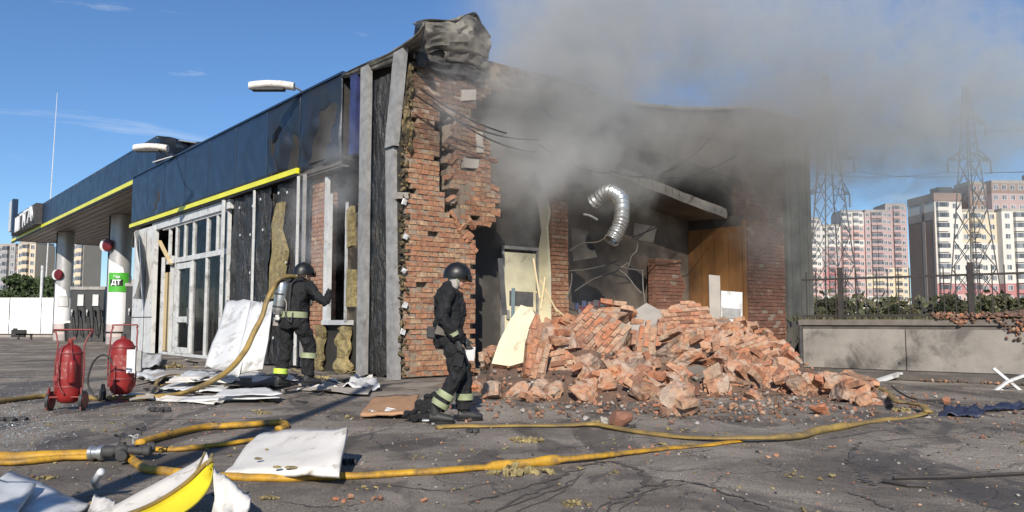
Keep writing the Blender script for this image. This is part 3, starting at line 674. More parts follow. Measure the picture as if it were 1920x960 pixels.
# roof flashing: dark lip rising to the corner and the big curled sheet
q = MB()
e0 = [onX(px, py, -.12) for px, py in ((640, 140), (690, 118), (735, 95), (775, 70), (797, 42))]
pts = [Vector((-.12, a, z)) for a, z in e0] + [Vector((.25, -.12, onY(812, 50, -.12)[1])), Vector((.55, -.14, onY(835, 46, -.14)[1])), Vector((onY(850, 36, -.15)[0], -.15, onY(850, 36, -.15)[1])), Vector((onY(870, 27, -.15)[0], -.15, onY(870, 27, -.15)[1])), Vector((onY(892, 26, -.15)[0], -.15, onY(892, 26, -.15)[1])), Vector((onY(905, 48, -.15)[0], -.15, onY(905, 48, -.15)[1]))]
low = [Vector((-.06, e0[0][0], e0[0][1] - .06)), Vector((-.02, e0[1][0], e0[1][1] - .12)), Vector((.05, e0[2][0], e0[2][1] - .2)), Vector((.15, .15, 6.25)), Vector((.25, -.05, 6.33)), Vector((.5, -.10, 6.38)), Vector((.8, -.2, 6.5)), Vector((1.1, -.22, 6.55)), Vector((1.4, -.22, 6.6)), Vector((1.7, -.2, 6.62)), Vector((1.98, -.2, 6.62))]
tp = spline(pts, 4); lw = spline(low, 4); n = len(tp) - 1
def flap(u, v):
    i = min(n, int(round(u * n))); p = tp[i].lerp(lw[i], v); bulge = math.sin(math.pi * v) * .22 * u; cr = abs(mn.noise(Vector((u * 7 + v * 3, v * 4 - u * 2, 1)))) + .6 * abs(mn.noise(Vector((u * 15 - v * 5, v * 9, 4))))
    return (p.x - .0, p.y - bulge + .15 * cr * min(1, u * 2.5), p.z + .05 * mn.noise(Vector((u * 9, v * 5, 7))) - (.12 * v * u))
q.grid(flap, n, 12); o = q.build('curled_roof_sheet', M('scorched_zinc', (.22, .20, .165), (.04, .036, .032), .65, .1, scale=1.9, lo=.40, hi=.62, bump=.4, bscale=3, bd=.06), bld, smooth=32); mod(o, 'SOLIDIFY', thickness=.012)
q = MB(); back = [p + Vector((.5, .9, -.05)) for p in tp]
q.grid(lambda u, v: tuple(tp[min(n, int(round(u * n)))].lerp(back[min(n, int(round(u * n)))], v) + Vector((0, 0, .08 * mn.noise(Vector((u * 6, v * 3, 3)))))), n, 5)
o = q.build('roof_felt_sheet', m_dark, bld, smooth=True); mod(o, 'SOLIDIFY', thickness=.02)
# folded dark sheeting just under the curl
for k, (x0, x1, z0, z1) in enumerate(((.25, 2.0, 6.18, 6.62), (.3, 1.95, 6.02, 6.3), (.9, 2.0, 6.3, 6.85))):
    q = MB(); q.grid(lambda u, v: (x0 + (x1 - x0) * u, -.05 - .05 * k + .09 * mn.noise(Vector((u * 7, v * 4, k))), z0 + (z1 - z0) * v + .08 * mn.noise(Vector((u * 4, v, k + 5)))), 20, 6)
    o = q.build('folded_flashing', m_conc_s if k != 1 else m_dark, bld, smooth=30); mod(o, 'SOLIDIFY', thickness=.015)

# ------------------------------------------------------------------ canopy over the pumps (its near corner stands over the shop roof)
can = thing('filling_station_canopy', 'long flat filling station canopy with navy fascia, yellow strip and two clad columns', 'canopy', C0, TH)
CY0, CY1, CZ0, CZ1, CX = 16.0, 47.2, 6.22, 7.5, 15
nseg = 13
for i in range(nseg):
    a = CY0 + (CY1 - CY0) * i / nseg; c = CY0 + (CY1 - CY0) * (i + 1) / nseg
    q = MB(); q.bb(-.0, .04, a + .012, c - .012, CZ0 + .02, CZ1); q.build('fascia_panel', m_blue, can)
q = MB(); q.bb(.04, .12, CY0, CY1, CZ0 + .02, CZ1 - .02); q.bb(.04, CX, CY1 - .05, CY1, CZ0, CZ1); q.build('fascia_frame', m_blue, can)
# the near end face, crumpled where the blast reached it
q = MB()
def ef(u, v):
    x = .02 + (CX - .02) * u ** 1.6; z = CZ0 + (CZ1 - CZ0) * v
    k = math.exp(-((x - 1.6) / 1.2) ** 2); d = .5 * k * (abs(math.sin(math.atan2(v - .35, (x - 1.5) * .6) * 4)) - .5) * min(1, abs(v - .35) + abs(x - 1.5))
    return (x, CY0 - .01 + d, z - .5 * max(0, u - .1) ** .8 * v * .3)
q.grid(ef, 30, 12); q.build('crumpled_end_panel', m_blue_b, can, smooth=25)
q = MB(); q.bb(-.05, .06, 18.65, CY1 + .02, CZ0 - .06, CZ0 + .015 + .08); q.build('yellow_light_strip', m_yel, can)
q = MB(); q.bb(-.03, .06, 18.65, CY1, CZ0 - .14, CZ0 - .063); q.build('strip_underside', m_black, can)
sl = MB(); sl.bb(.06, CX, CY0, CY1 - .06, CZ0 + .05, CZ0 + .1); sl = sl.build('soffit', m_soffit, can)
me = MB(); me.bb(0, .34, CY0 + .05, CY1 - .1, 0, .025); me = me.mesh('soffit_slat', m_soffit)
for i in range(36): put('soffit_slat', me, sl, (.12 + i * .405, 0, CZ0 + .02))
q = MB(); q.bb(.0, CX, CY0, CY1 - .05, CZ1 - .08, CZ1 - .04); q.build('canopy_roof', m_grey, can)
for i in range(3):
    q = MB(); q.lathe([(.0, 0), (.22, 0), (.22, .05), (0, .05)], 16, (4 + .0 * i, 24 + 8 * i, CZ0 - .045)); q.build('ceiling_lamp', m_white, can)
for k, (px, py, px0, px1, zs) in enumerate(((220, 645, 201, 240, 2), (116, 638, 101, 130, 1))):
    g = G(px, py); l = MBI @ g; r = (px1 - px0) / 2 * g.y / FOC
    cm = MB(); cm.lathe([(r * .98, 0), (r * .98, CZ0)], 28, (l.x, l.y, 0)); cl = cm.build('column', m_col, can, smooth=40)
    # white wrap with its slanted, rounded top
    q = MB(); nn_ = 28; rg = []
    zt0, zt1 = (3.55, 4.15) if k == 0 else (2.75, 3.35)
    lo_, hi_ = [], []
    for j in range(nn_):
        a = 2 * math.pi * j / nn_; dx, dy = math.cos(a), math.sin(a)
        wv_ = L(dx, dy, 0) - L(0, 0, 0); zz = zt0 + (zt1 - zt0) * (.5 - .5 * wv_.x) - (.35 if wv_.x > .75 else 0)
        lo_.append(Vector((l.x + dx * r * 1.03, l.y + dy * r * 1.03, .95))); hi_.append(Vector((l.x + dx * r * 1.03, l.y + dy * r * 1.03, zz)))
    q.rings([lo_, hi_], False); q.build('white_wrap', m_fence_w, cl, smooth=40)
    for z0, z1, mt in ((.0, .35, M('column_base', (.42, .38, .36), None, .7, bump=0)), (.35, .95, m_col if False else M('column_band_%d' % k, (.55, .45, .42), (.48, .40, .37), .6, bump=0)), (.52, .6, m_black)):
        q = MB(); q.lathe([(r * (1.05 if mt is m_black else 1.02), z0), (r * (1.05 if mt is m_black else 1.02), z1)], 28, (l.x, l.y, 0)); q.build('column_band', mt, cl, smooth=40)
    # dark side profile strip + round red mirror
    s_ = L(l.x, l.y, 0); d = (Vector((0, 0, 0)) - s_).normalized(); side = Vector((-1, -.25, 0)).normalized()
    def loc(p): return MBI @ Vector(p)
    q = MB(); p = s_ + Vector((-r * 1.05, -.1, 0)); a = loc((p.x, p.y, .0)); q.bb(a.x - .04, a.x + .04, a.y - .04, a.y + .04, .3, CZ0); q.build('cable_duct', m_dark, cl)
    p = s_ + Vector((-r * (.75 if k == 0 else .2), -r * 1.15, 0)); a = loc((p.x, p.y, 4.72 if k == 0 else 3.75))
    q = MB(); q.lathe([(0, -.09), (.28, -.09), (.31, 0), (.28, .05), (0, .09)], 20, (a.x, a.y, a.z), (math.pi / 2, 0, -TH - .35)); q.build('round_red_lamp', M('dark_red_lens', (.14, .012, .015), None, .4, bump=0), cl, smooth=40)
    q = MB(); q.lathe([(0, -.05), (.29, -.05), (.29, .05), (0, .05)], 20, (a.x - .07, a.y + .14, a.z), (math.pi / 2, 0, -TH - .35)); q.build('lamp_ring', m_white, cl, smooth=40)
    def curved(name, zc, hh, ang, wdt, mt, rad):
        q = MB(); base = math.atan2(-s_.y, -s_.x) - TH
        q.grid(lambda u, v: (l.x + rad * math.cos(base + ang + wdt * (u - .5)), l.y + rad * math.sin(base + ang + wdt * (u - .5)), zc + hh * (v - .5)), 14, 1); return q.build(name, mt, cl, smooth=True)
    def stext(txt, sz, zc, ang, rad, mt, bold=0.0):
        cu = bpy.data.curves.new('lettering', 'FONT'); cu.body = txt; cu.size = sz; cu.align_x = 'CENTER'; cu.align_y = 'CENTER'; cu.extrude = .006; cu.offset = bold; cu.materials.append(mt)
        base = math.atan2(-s_.y, -s_.x) - TH + ang; o = put('lettering', textmesh(cu), cl, (l.x + rad * math.cos(base), l.y + rad * math.sin(base), zc), (math.pi / 2, 0, base + math.pi / 2)); return o
    if k == 0:
        curved('green_sign', 2.95, .92, -.15, 1.9, m_green, r * 1.07); curved('sign_band', 2.93, .30, -.30, 1.1, m_black, r * 1.09)
        stext('ДТ', .30, 2.93, -.30, r * 1.12, m_purew, .012); stext('Эко', .16, 3.2, -.25, r * 1.12, m_purew, .005)
    else:
        curved('notice_frame', 2.2, .62, 0, 1.2, m_conc, r * 1.05); curved('notice_sheet', 2.2, .52, 0, 1.0, m_white, r * 1.08)
# sign box with letters at the far end of the fascia
sg = MB(); y0, y1 = onX(66, 420, -.35)[0], onX(22, 420, -.35)[0]
sg.bb(-.35, -.02, y0, y1 + .0, CZ0 + .12, CZ1 - .02); sb = sg.build('sign_box', m_dark, can)
for txt, px, sz, zc in (('Ш', 33, .95, 6.75), ('П', 41, .95, 6.8), ('Т', 48, .95, 6.85), ('А', 56, .95, 6.9)):
    cu = bpy.data.curves.new('sign_letter', 'FONT'); cu.body = txt; cu.size = 1.25; cu.align_x = 'CENTER'; cu.align_y = 'CENTER'; cu.extrude = .05; cu.offset = .025; cu.materials.append(m_purew)
    put('sign_letter', textmesh(cu), sb, (-.42, onX(px, 420, -.42)[0], zc), (math.pi / 2, 0, -math.pi / 2), scale=(1.9, .9, 1))
q = MB(); q.bb(-.60, -.36, y1 - 1.6, y1 - .6, CZ0 + .3, CZ1 + .85); q.build('tall_sign_blade', m_white, sb)
q = MB(); q.bb(-.61, -.34, y1 - 2.1, y1 - 1.62, CZ0 + .2, CZ1 + .9); q.build('blade_side', m_blue, sb)

# ------------------------------------------------------------------ station lamps on brackets
def wall_lamp(px, py, wpx, lab, dist, anchor):
    t = thing('floodlight', lab, 'lamp', D(px, py, dist)); s_ = dist / FOC
    Lh = wpx * s_; q = MB()
    q.rings([[Vector((Lh * (u - .5), math.cos(a) * .16 * (1 - .35 * abs(2 * u - 1.15)), .10 * math.sin(a) * (1.1 if math.sin(a) > 0 else .8) + (-.02 + .09 * (1 - (2 * u - .9) ** 2)) * .5)) for a in [2 * math.pi * j / 12 for j in range(12)]] for u in (0, .04, .15, .4, .7, .9, 1)])
    q.build('lamp_head', m_white2, t, smooth=50)
    q = MB(); q.box((-.08 * Lh, 0, -.075), (Lh * .72, .2, .05)); q.build('lamp_glass', m_dark, t)
    q = MB(); e = anchor - D(px, py, dist); q.tube(spline([(Lh * .48, 0, .0), (Lh * .48 + (e.x - Lh * .48) * .5, e.y * .4, -.02 + e.z * .25), e], 4), .022, 6); q.build('lamp_arm', m_grey, t)
a = onX(577, 172, .1); wall_lamp(510, 162, 86, 'long white floodlight high above the navy fascia, nearest the corner', 18.2, L(.1, a[0], a[1] - .1))
a = onX(330, 292, -.06); wall_lamp(283, 278, 64, 'small white floodlight stuck out over the navy fascia near the canopy', 22.5, L(-.06, a[0], a[1]))
q = MB(); a = onX(330, 292, -.07); b_ = onX(302, 306, -.10)
tag(q.build('bracket_strut', m_white), 'short white bent bracket hanging under the small floodlight', 'bracket'); bpy.data.objects['bracket_strut'].name = 'bracket_strut'
o = bpy.data.objects['bracket_strut']; q = MB(); q.bar(L(-.1, a[0], a[1]), L(-.35, b_[0], b_[1]), .05, .03); o.data = q.mesh('bracket_strut', m_white)

# a lamp post behind the photographer, whose shadow crosses the ground
t = thing('street_lamp', 'tall grey lamp post beyond the left edge that throws the long shadow', 'street lamp', (-3.02, -1.6, 0))
q = MB(); q.tube([(0, 0, 0), (0, 0, 1), (0, 0, 9.2)], [.15, .13, .09], 12); q.build('pole', m_grey, t, smooth=True)
q = MB(); q.tube([(0, 0, 9.15), (.3, 0, 9.5), (1.2, 0, 9.6)], .035, 8); q.build('arm', m_grey, t); q = MB(); q.box((1.5, 0, 9.6), (.7, .25, .12)); q.build('lamp_head', m_white, t)

# ------------------------------------------------------------------ forecourt beyond: white fence, pumps, mast, kerbs
FZ = 2.72
t = thing('corrugated_fence', 'long white corrugated metal fence closing the far side of the forecourt', 'fence', (-48, 56.2, 0))
me = MB()
P = []
for i in range(10): P += [(i * .22, 0), (i * .22 + .08, .0), (i * .22 + .11, .05), (i * .22 + .19, .05)]
me.grid(lambda u, v: (P[int(round(u * 39))][0], -P[int(round(u * 39))][1], .1 + (FZ - .1) * v), 39, 1)
me = me.mesh('corrugated_sheet', m_fence_w)
for i in range(19): put('corrugated_sheet', me, t, (i * 2.2, 0, 0))
q = MB(); q.bb(0, 42, .03, .10, .5, .6); q.bb(0, 42, .03, .1, 2.2, 2.3); q.build('fence_rail', m_grey, t)
q = MB(); q.bb(0, 42, -.12, .12, 0, .16); q.build('fence_plinth', m_conc, t)
def pump(px, py, lab, wd):
    g = G(px, py); t = thing('fuel_dispenser', lab, 'fuel pump', g, .25)
    q = MB(); q.bb(-wd / 2, wd / 2, -.3, .3, .0, 1.0); q.build('lower_cabinet', m_dark, t)
    q = MB(); q.bb(-wd / 2 + .05, wd / 2 - .05, -.25, .25, 1.0, 2.75); q.build('upper_cabinet', M('pump_dark_%d' % px, (.018, .018, .02), (.03, .03, .032), .5, scale=2, bump=.1), t)
    q = MB(); q.bb(-wd / 2, wd / 2, -.3, .3, 2.76, 2.92); q.build('top_cap', m_grey, t)
    q = MB(); q.bb(-.12, .16, -.34, -.26, 1.9, 2.5); q.build('display', m_white, t)
    for i in range(3):
        x = -.35 + i * .35
        q = MB(); q.box((x, -.36, 1.55), (.07, .12, .3), (.3, 0, 0)); nz = q.build('nozzle', m_black if i else m_white, t)
        q = MB(); q.tube(spline([(x, -.4, 1.6), (x + .1, -.55, .9), (x + .18, -.5, .35), (x + .3, -.35, .9), (x + .2, -.3, 1.9)], 5), .025, 6); q.build('hose', m_rubber, t, smooth=True)
pump(150, 641, 'dark two storey fuel pump between the two canopy columns, left half', 1.0)
pump(178, 641, 'dark fuel pump standing close against the nearer canopy column', .9)
pump(258, 645, 'black fuel pump half hidden behind the shop corner', 1.2)
t = thing('waste_bin', 'low black bin with pale top beside the farther fuel pumps', 'bin', G(135, 640)); q = MB(); q.lathe([(.35, 0), (.42, .95), (.3, 1.0)], 14); q.build('bin_body', m_black, t); q = MB(); q.lathe([(.45, 1.0), (.3, 1.12), (0, 1.14)], 14); q.build('bin_lid', m_white2, t)
q = MB(); q.bb(-.45, .45, -.2, .2, 0, .5); q.bb(-.4, -.2, -.1, .1, .5, .6); tag(q.build('black_box', m_black), 'black box on the ground before the white fence', 'box').location = G(36, 632)
for i, (px, lab) in enumerate(((12, 'low dark steel barrier rail before the white fence, at the picture edge'), (80, 'low dark steel barrier rail before the white fence, nearer the column'))):
    t = thing('barrier_rail', lab, 'barrier', G(px, 637)); q = MB(); q.bb(-1.6, 1.6, -.04, .04, .28, .36); q.build('rail', m_rail, t)
    for x in (-1.45, 1.45): q = MB(); q.bb(x - .05, x + .05, -.05, .05, 0, .28); q.build('leg', m_rail, t)
t = thing('radio_mast', 'thin tall white mast rising behind the canopy', 'mast', Vector((-88 * 1.15, 175, 0)))
t.location = D(84, 560, 160); t.location.z = 0
q = MB(); q.tube([(0, 0, 0), (.2, 0, 24), (.6, 0, 47)], [.16, .11, .05], 6); q.build('pole', m_white, t)
t = thing('street_pole', 'white lamp pole behind the white fence in front of the dark trees', 'pole', G(75, 626)); t.location = D(75, 600, 60); t.location.z = 0
q = MB(); q.tube([(0, 0, 0), (0, 0, 5.2)], .1, 8); q.build('pole', m_white, t)

# ------------------------------------------------------------------ trees, bushes
def leafcloud(q, c, r, n, ls, rr, hollow=.35):
    for _ in range(n):
        while True:
            p = Vector((rr.uniform(-1, 1), rr.uniform(-1, 1), rr.uniform(-1, 1)))
            if hollow < p.length < 1: break
        p = Vector((p.x * r[0], p.y * r[1], p.z * r[2])) * (1 + .35 * mn.noise(p * 2.2 + Vector(c))); p += Vector(c)
        a = Vector((rr.gauss(0, 1), rr.gauss(0, 1), rr.gauss(0, 1))).normalized(); b_ = a.cross(Vector((rr.gauss(0, 1), rr.gauss(0, 1), .3))).normalized(); s_ = ls * rr.uniform(.6, 1.4)
        q.add([p + a * s_, p + b_ * s_ * .6, p - a * s_, p - b_ * s_ * .6], [(0, 1, 2, 3)])
def tree(base, h, wd, lab, cat='tree', mat=None, seed=1, n=5000, ls=.22, name='broadleaf_tree', group=None, crown0=.25):
    rr = random.Random(seed); t = thing(name, lab, cat, base, group=group)
    q = MB(); q.tube([(0, 0, 0), (.1, 0, h * .3), (0, .1, h * .6), (.1, 0, h * .85)], [h * .03, h * .024, h * .015, h * .005], 8)
    for i in range(7):
        a = rr.random() * 6.3; z = h * rr.uniform(.25, .6); q.tube([(0, 0, z), (math.cos(a) * wd * .25, math.sin(a) * wd * .25, z + h * .12), (math.cos(a) * wd * .42, math.sin(a) * wd * .42, z + h * .25)], [h * .012, h * .008, h * .003], 5)
    q.build('trunk', m_bark, t); q = MB(); k = 16
    for i in range(k):
        a = rr.random() * 6.3; d = rr.uniform(0, .33) * wd; z = h * rr.uniform(crown0 + .1, .86); rs = rr.uniform(.16, .26)
        leafcloud(q, (math.cos(a) * d, math.sin(a) * d, z), (wd * rs, wd * rs, h * rs * .62), n // k, ls, rr)
    q.build('crown', mat or m_leafd, t); return t
for i, (px, h, wd, lab) in enumerate(((20, 4.0, 6, 'low dark green tree behind the white fence at the left edge'), (62, 5.3, 7, 'round dark green tree behind the white fence, tallest crown there'), (92, 5.0, 6, 'dark green tree behind the white fence, half behind the far column'), (112, 4.2, 4, 'small dark bush-like tree just left of the far canopy column'))):
    p = D(px, 600, 78); p.z = 0; tree(p, h * 1.12, wd, lab, seed=i + 3)
# ------------------------------------------------------------------ far apartment blocks
def flats(name, lab, loc, rz, secs, fh, cat='apartment block', group=None, ww=1.5, wh=1.45):
    """secs: (x0, x1, y0, y1, floors, wall mats by floor fn, bays, balcony bays)"""
    t = thing(name, lab, cat, loc, rz, group)
    wm = MB(); wm.bb(-ww / 2, ww / 2, -.06, .02, 0, wh, 0); wm.bb(-ww / 2 + .12, -.05, -.075, -.05, .12, wh - .1, 1); wm.bb(.05, ww / 2 - .12, -.075, -.05, .12, wh - .1, 1); wm = wm.mesh('window', [m_frame, m_win])
    bm = MB(); bm.bb(-1.6, 1.6, -1.1, -.02, -.15, .95, 0)
    for i in range(5): bm.bb(-1.55 + i * .63, -1.0 + i * .63, -1.08, -.03, 1.0, 2.2, 1)
    bm.bb(-1.6, 1.6, -1.1, -.02, 2.22, 2.4, 0)
    bms = {}
    for (x0, x1, y0, y1, nf, matf, bays, balc) in secs:
        last = None; z0 = 0
        for f in range(nf + 1):
            mt = matf(f) if f < nf else None
            if mt is not last:
                if last is not None: q = MB(); q.bb(x0, x1, y0, y1, z0, f * fh - .02); q.build('wall', last, t)
                z0 = f * fh; last = mt
        q = MB(); q.bb(x0 + .3, x1 - .3, y0 + .3, y1 - .3, nf * fh, nf * fh + .9); q.build('roof', m_conc, t)
        for bi in range(bays):
            x = x0 + (x1 - x0) * (bi + .5) / bays
            for f in range(nf):
                if bi in balc:
                    key = matf(f)
                    if key.name not in bms:
                        bms[key.name] = MB(); bms[key.name].v = bm.v; bms[key.name].f = bm.f; bms[key.name].m = bm.m; bms[key.name] = bms[key.name].mesh('balcony', [key, m_win])
                    put('balcony', bms[key.name], t, (x, y0, f * fh + .25), scale=(min(1, (x1 - x0) / bays / 3.4), 1, 1))
                else: put('window', wm, t, (x, y0 - .01, f * fh + .9))
    return t
mk = lambda n, c: M(n, c, mul(c, .86), .85, scale=.15, bump=0)
wW, wP, wR, wC, wB, wM, wG = mk('flat_white', (.64, .60, .55)), mk('flat_pink', (.54, .37, .34)), mk('flat_red', (.44, .20, .20)), mk('flat_cream', (.62, .52, .38)), mk('flat_brown', (.28, .19, .155)), mk('flat_mauve', (.43, .31, .30)), mk('flat_grey', (.34, .33, .33))
pA = D(1761, 602, 220); pA.z = 0
def fA(f): return (wP, wC, wR, wR, wW)[min(f, 4)] if f < 11 else wW
t = flats('apartment_block', 'white apartment block with crimson lower floors and brown brick end wall, at the right', pA, R(4), [
    (0, 7.8, 0, 13, 12, lambda f: (wP, wC, wP, wR)[f] if f < 4 else wW, 2, (0,)),
    (7.81, 18, .6, 13, 11, lambda f: (wC, wP, wP, wR)[f] if f < 4 else (wC if f > 7 else wW), 4, (1,)),
    (18.01, 40, -1.6, 13, 11, lambda f: (wP, wC, wR, wR)[f] if f < 4 else wW, 7, (1, 3, 5)),
    (13, 17.9, 4, 12, 14, lambda f: wB if f > 10 else wW, 2, ()),
    (18.0, 40, 2, 13, 14, lambda f: wB if f > 12 else wM, 9, ())], 2.82)
q = MB(); q.bb(-.08, -.0, .05, 12.9, 0, 28.8); q.build('end_wall', wB, t); q = MB(); q.bb(-.14, -.081, 4.6, 6.0, 0, 34.5); q.bb(-.14, -.081, .1, 12.9, 28.9, 31.2); q.bb(-.14, -.081, .05, 1.0, 0, 28.8); q.build('end_wall_stripe', M('end_stripe', (.42, .33, .29), None, .9, bump=0), t)
q = MB(); q.bb(-.15, 7.8, -.1, 13, 34, 36.2); q.build('parapet', wB, t); q = MB(); q.bb(2, 6, 1, 5, 36.3, 38); q.bb(30, 33, 3, 6, 40.2, 42.4); q.build('roof_housing', m_dark, t)
pB = D(1512, 602, 327); pB.z = 0
flats('apartment_block', 'stepped pink and mauve apartment block half veiled by smoke behind the first pylon', pB, R(-3), [
    (0, 7, 0, 12, 15, lambda f: wP if f < 8 else wW, 3, (1,)),
    (7.01, 15, 1, 12, 14, lambda f: wR if f in (5, 6, 7) else (wW if f < 4 or f > 10 else wM), 3, (1,)),
    (15.01, 24, 0, 12, 16, lambda f: wW if f < 3 or f in (14, 15, 11) else wP, 4, (0, 2)),
    (24.01, 33, -1, 12, 16, lambda f: wC if f in (5, 6) else (wW if f < 4 else wM), 4, (1, 2)),
    (33.01, 41.5, 1, 14, 17, lambda f: wC if f < 8 else wM, 3, (1,)), ], 2.82, group='tower blocks beyond the pylons')
for px, dist, lab, secs in ((2, 270, 'grey slab tower at the far left edge', [(-4, 4.2, 0, 8, 10, lambda f: wG, 4, ())]), (25, 268, 'grey and white tower beside the cream tower, far left', [(-4.6, -.5, 0, 8, 10, lambda f: wG, 2, (0,)), (-.49, 1.2, .5, 8, 10, lambda f: wB, 1, ())]),
        (43, 262, 'tall cream tower with many small windows under the canopy end', [(-3, 3.4, 0, 9, 10, lambda f: wC, 3, (1,))]), (84, 280, 'low cream and white block behind the round tree', [(-4.2, 8, 0, 9, 7, lambda f: wW, 5, (1, 3))]), (141, 262, 'cream tower seen between the column and the fuel pumps', [(-2, 2, 0, 9, 10, lambda f: wC, 2, (1,))]),
        (205, 420, 'pinkish low blocks on the skyline under the canopy', [(-20, -8, 0, 9, 5, lambda f: wP, 6, (1, 4)), (-7.9, 4, 1, 9, 7, lambda f: wM, 6, ()), (4.1, 16, 0, 9, 6, lambda f: wP, 6, (2,))]), (258, 300, 'cream block seen in the gap between column and shop', [(-8, 4, 0, 9, 6, lambda f: wC, 5, (0, 3))])):
    p = D(px, 602, dist); p.z = 0; flats('apartment_block', lab, p, R(rnd.uniform(-12, 2)), secs, 2.6)
# ------------------------------------------------------------------ pylons and wires
def pylon(px, dist, top, lab, arms, bw_):
    p = D(px, 602, dist); p.z = 0; t = thing('power_pylon', lab, 'pylon', p, R(8)); hs = [0, .12, .24, .36, .48, .58, .68, .77, .85, .92, 1]
    def wd(h): return bw_ * (1 - h) ** 1.15 * .5 + .75 * (1 - .55 * h)
    q = MB(); w_ = .14
    for a, c in zip(hs[:-1], hs[1:]):
        r0, r1, z0, z1 = wd(a), wd(c), a * top, c * top; cs = [(-1, -1), (1, -1), (1, 1), (-1, 1)]
        for i in range(4):
            x0, y0 = cs[i]; x1, y1 = cs[(i + 1) % 4]
            q.bar((x0 * r0, y0 * r0, z0), (x0 * r1, y0 * r1, z1), w_ * 1.3)
            n_ = max(1, round((z1 - z0) / (r0 * 2.2)))
            for j in range(n_):
                f0, f1 = j / n_, (j + 1) / n_; ra, rb = r0 + (r1 - r0) * f0, r0 + (r1 - r0) * f1; za, zb = z0 + (z1 - z0) * f0, z0 + (z1 - z0) * f1
                q.bar((x0 * ra, y0 * ra, za), (x1 * rb, y1 * rb, zb), w_ * .6); q.bar((x1 * ra, y1 * ra, za), (x0 * rb, y0 * rb, zb), w_ * .6)
    q.build('lattice_tower', m_pyl, t)
    for z, ln in arms:
        q = MB(); r = wd(z / top)
        for sx in (-1, 1):
            for y in (-r, r): q.bar((sx * r, y, z + 1.6), (sx * ln, 0, z), w_ * .9); q.bar((sx * r, y, z), (sx * ln, 0, z), w_ * .9)
            for f in (.3, .6): q.bar((sx * (r + (ln - r) * f), 0, z), (sx * (r + (ln - r) * f), 0, z + 1.6 * (1 - f)), w_ * .6); q.bar((sx * (r + (ln - r) * f), 0, z + 1.6 * (1 - f)), (sx * (r + (ln - r) * min(1, f + .3)), 0, z), w_ * .6)
        ca = q.build('cross_arm', m_pyl, t)
        for sx in (-1, 1): q = MB(); q.bar((sx * ln, 0, z), (sx * ln, 0, z - 2.2), .16); q.build('insulator', m_pyl, ca)
    return t, p
t1, q1 = pylon(1563, 135, 43, 'lattice pylon rising behind the fence beside the smoking building, farther left', [(28.5, 4.6), (35.5, 3.4), (22.5, 3.6)], 5.2)
t2, q2 = pylon(1831, 135, 41, 'lattice pylon in front of the white apartment block at the right', [(28.2, 4.0), (34.5, 3.2)], 4.6)
def wire(name, a, b_, sag, r, lab, group, cat='cable', mt=None):
    P = [a.lerp(b_, i / 14) - Vector((0, 0, sag * 4 * (i / 14) * (1 - i / 14))) for i in range(15)]
    q = MB(); q.tube(P, r, 4); tag(q.build(name, mt or m_rail), lab, cat, group)
for k, (z, ln) in enumerate(((28.5, 4.6), (35.5, 3.4))):
    for sx in (-1, 1):
        w_1 = ('lower', 'upper')[k]; w_2 = ('left arm ends', 'right arm ends')[sx > 0]
        a = q1 + Vector((sx * ln, 0, z - 2.2)); b_ = q2 + Vector((sx * ln * .95, 0, z - 2.4))
        wire('power_line', a, b_, .9, .035, 'thin %s power line between the two pylons, strung from their %s' % (w_1, w_2), 'power lines'); wire('power_line', b_, b_ + Vector((60, -30, 3.5)), 2.5, .035, '%s power line leaving the right pylon rightwards from its %s' % (w_1, w_2[:-5]), 'power lines')
        wire('power_line', a, a + Vector((-60, 40, -2)), 2.5, .035, '%s power line leaving the left pylon into the smoke from its %s' % (w_1, w_2[:-5]), 'power lines')
# ------------------------------------------------------------------ terrace, retaining wall, fence, bank
W0, W1 = G(1503, 702), G(1905, 719); wd_ = (W1 - W0).normalized(); W2 = W0 + wd_ * 9; nrm = Vector((-wd_.y, wd_.x, 0)); nrm = nrm if nrm.y > 0 else -nrm
TZ = 1.10
br = L(13.6, 0, 0)
q = MB(); P = [W0 + nrm * .32, W2 + nrm * .32, Vector((60, 9, 0)), Vector((600, 40, 0)), Vector((600, 700, 0)), Vector((20, 700, 0)), L(14.6, 20, 0), L(14.6, .2, 0)]
q.prism([(p.x, p.y) for p in P], lambda u, v: (u, v, 0), (0, 0, TZ - .02)); q.build('terrace', m_grass, kind='structure')
t = thing('retaining_wall', 'pale concrete retaining wall under the dark fence, scorched at its left end', 'wall', W0, math.atan2(wd_.y, wd_.x))
m_rw = M('weathered_concrete', (.33, .295, .255), (.20, .18, .155), .85, bump=.5, bscale=30, scale=1.5, dirt=(.05, .045, .04), dlo=.50, dhi=.72, dscale=1.6)
ln = 9.0; x = 0; k = 0
for wdt in (2.02, 2.3, 2.3, 2.38):
    q = MB(); q.bb(x + .01, x + wdt - .01, 0, .3, .16, .94); q.build('concrete_panel', m_rw, t)
    q = MB(); q.lathe([(.02, 0), (.02, .02)], 8, (x + wdt - .12, -.0, .3), (math.pi / 2, 0, 0)); q.build('fixing_bolt', m_dark, t)
    x += wdt
q = MB(); q.bb(-.05, ln, .02, .3, .0, .158); q.bb(0, ln, .03, .28, .94, 1.02); q.build('wall_base', m_conc_s, t)
q = MB(); q.bb(-.03, ln, -.012, .5, 1.02, 1.13); q.build('coping', M('dark_coping', (.14, .115, .095), (.22, .19, .165), .9, scale=3, bump=.4), t)
q = MB(); q.bb(0, ln, -.42, -.02, .005, .10); q.build('footing_kerb', m_conc_s, t)
q = MB(); q.tube([(.02, -.04, z) for z in (0, .2, .5, .8, 1.0)], .05, 8); q.build('scorched_wall_end', m_dark, t)
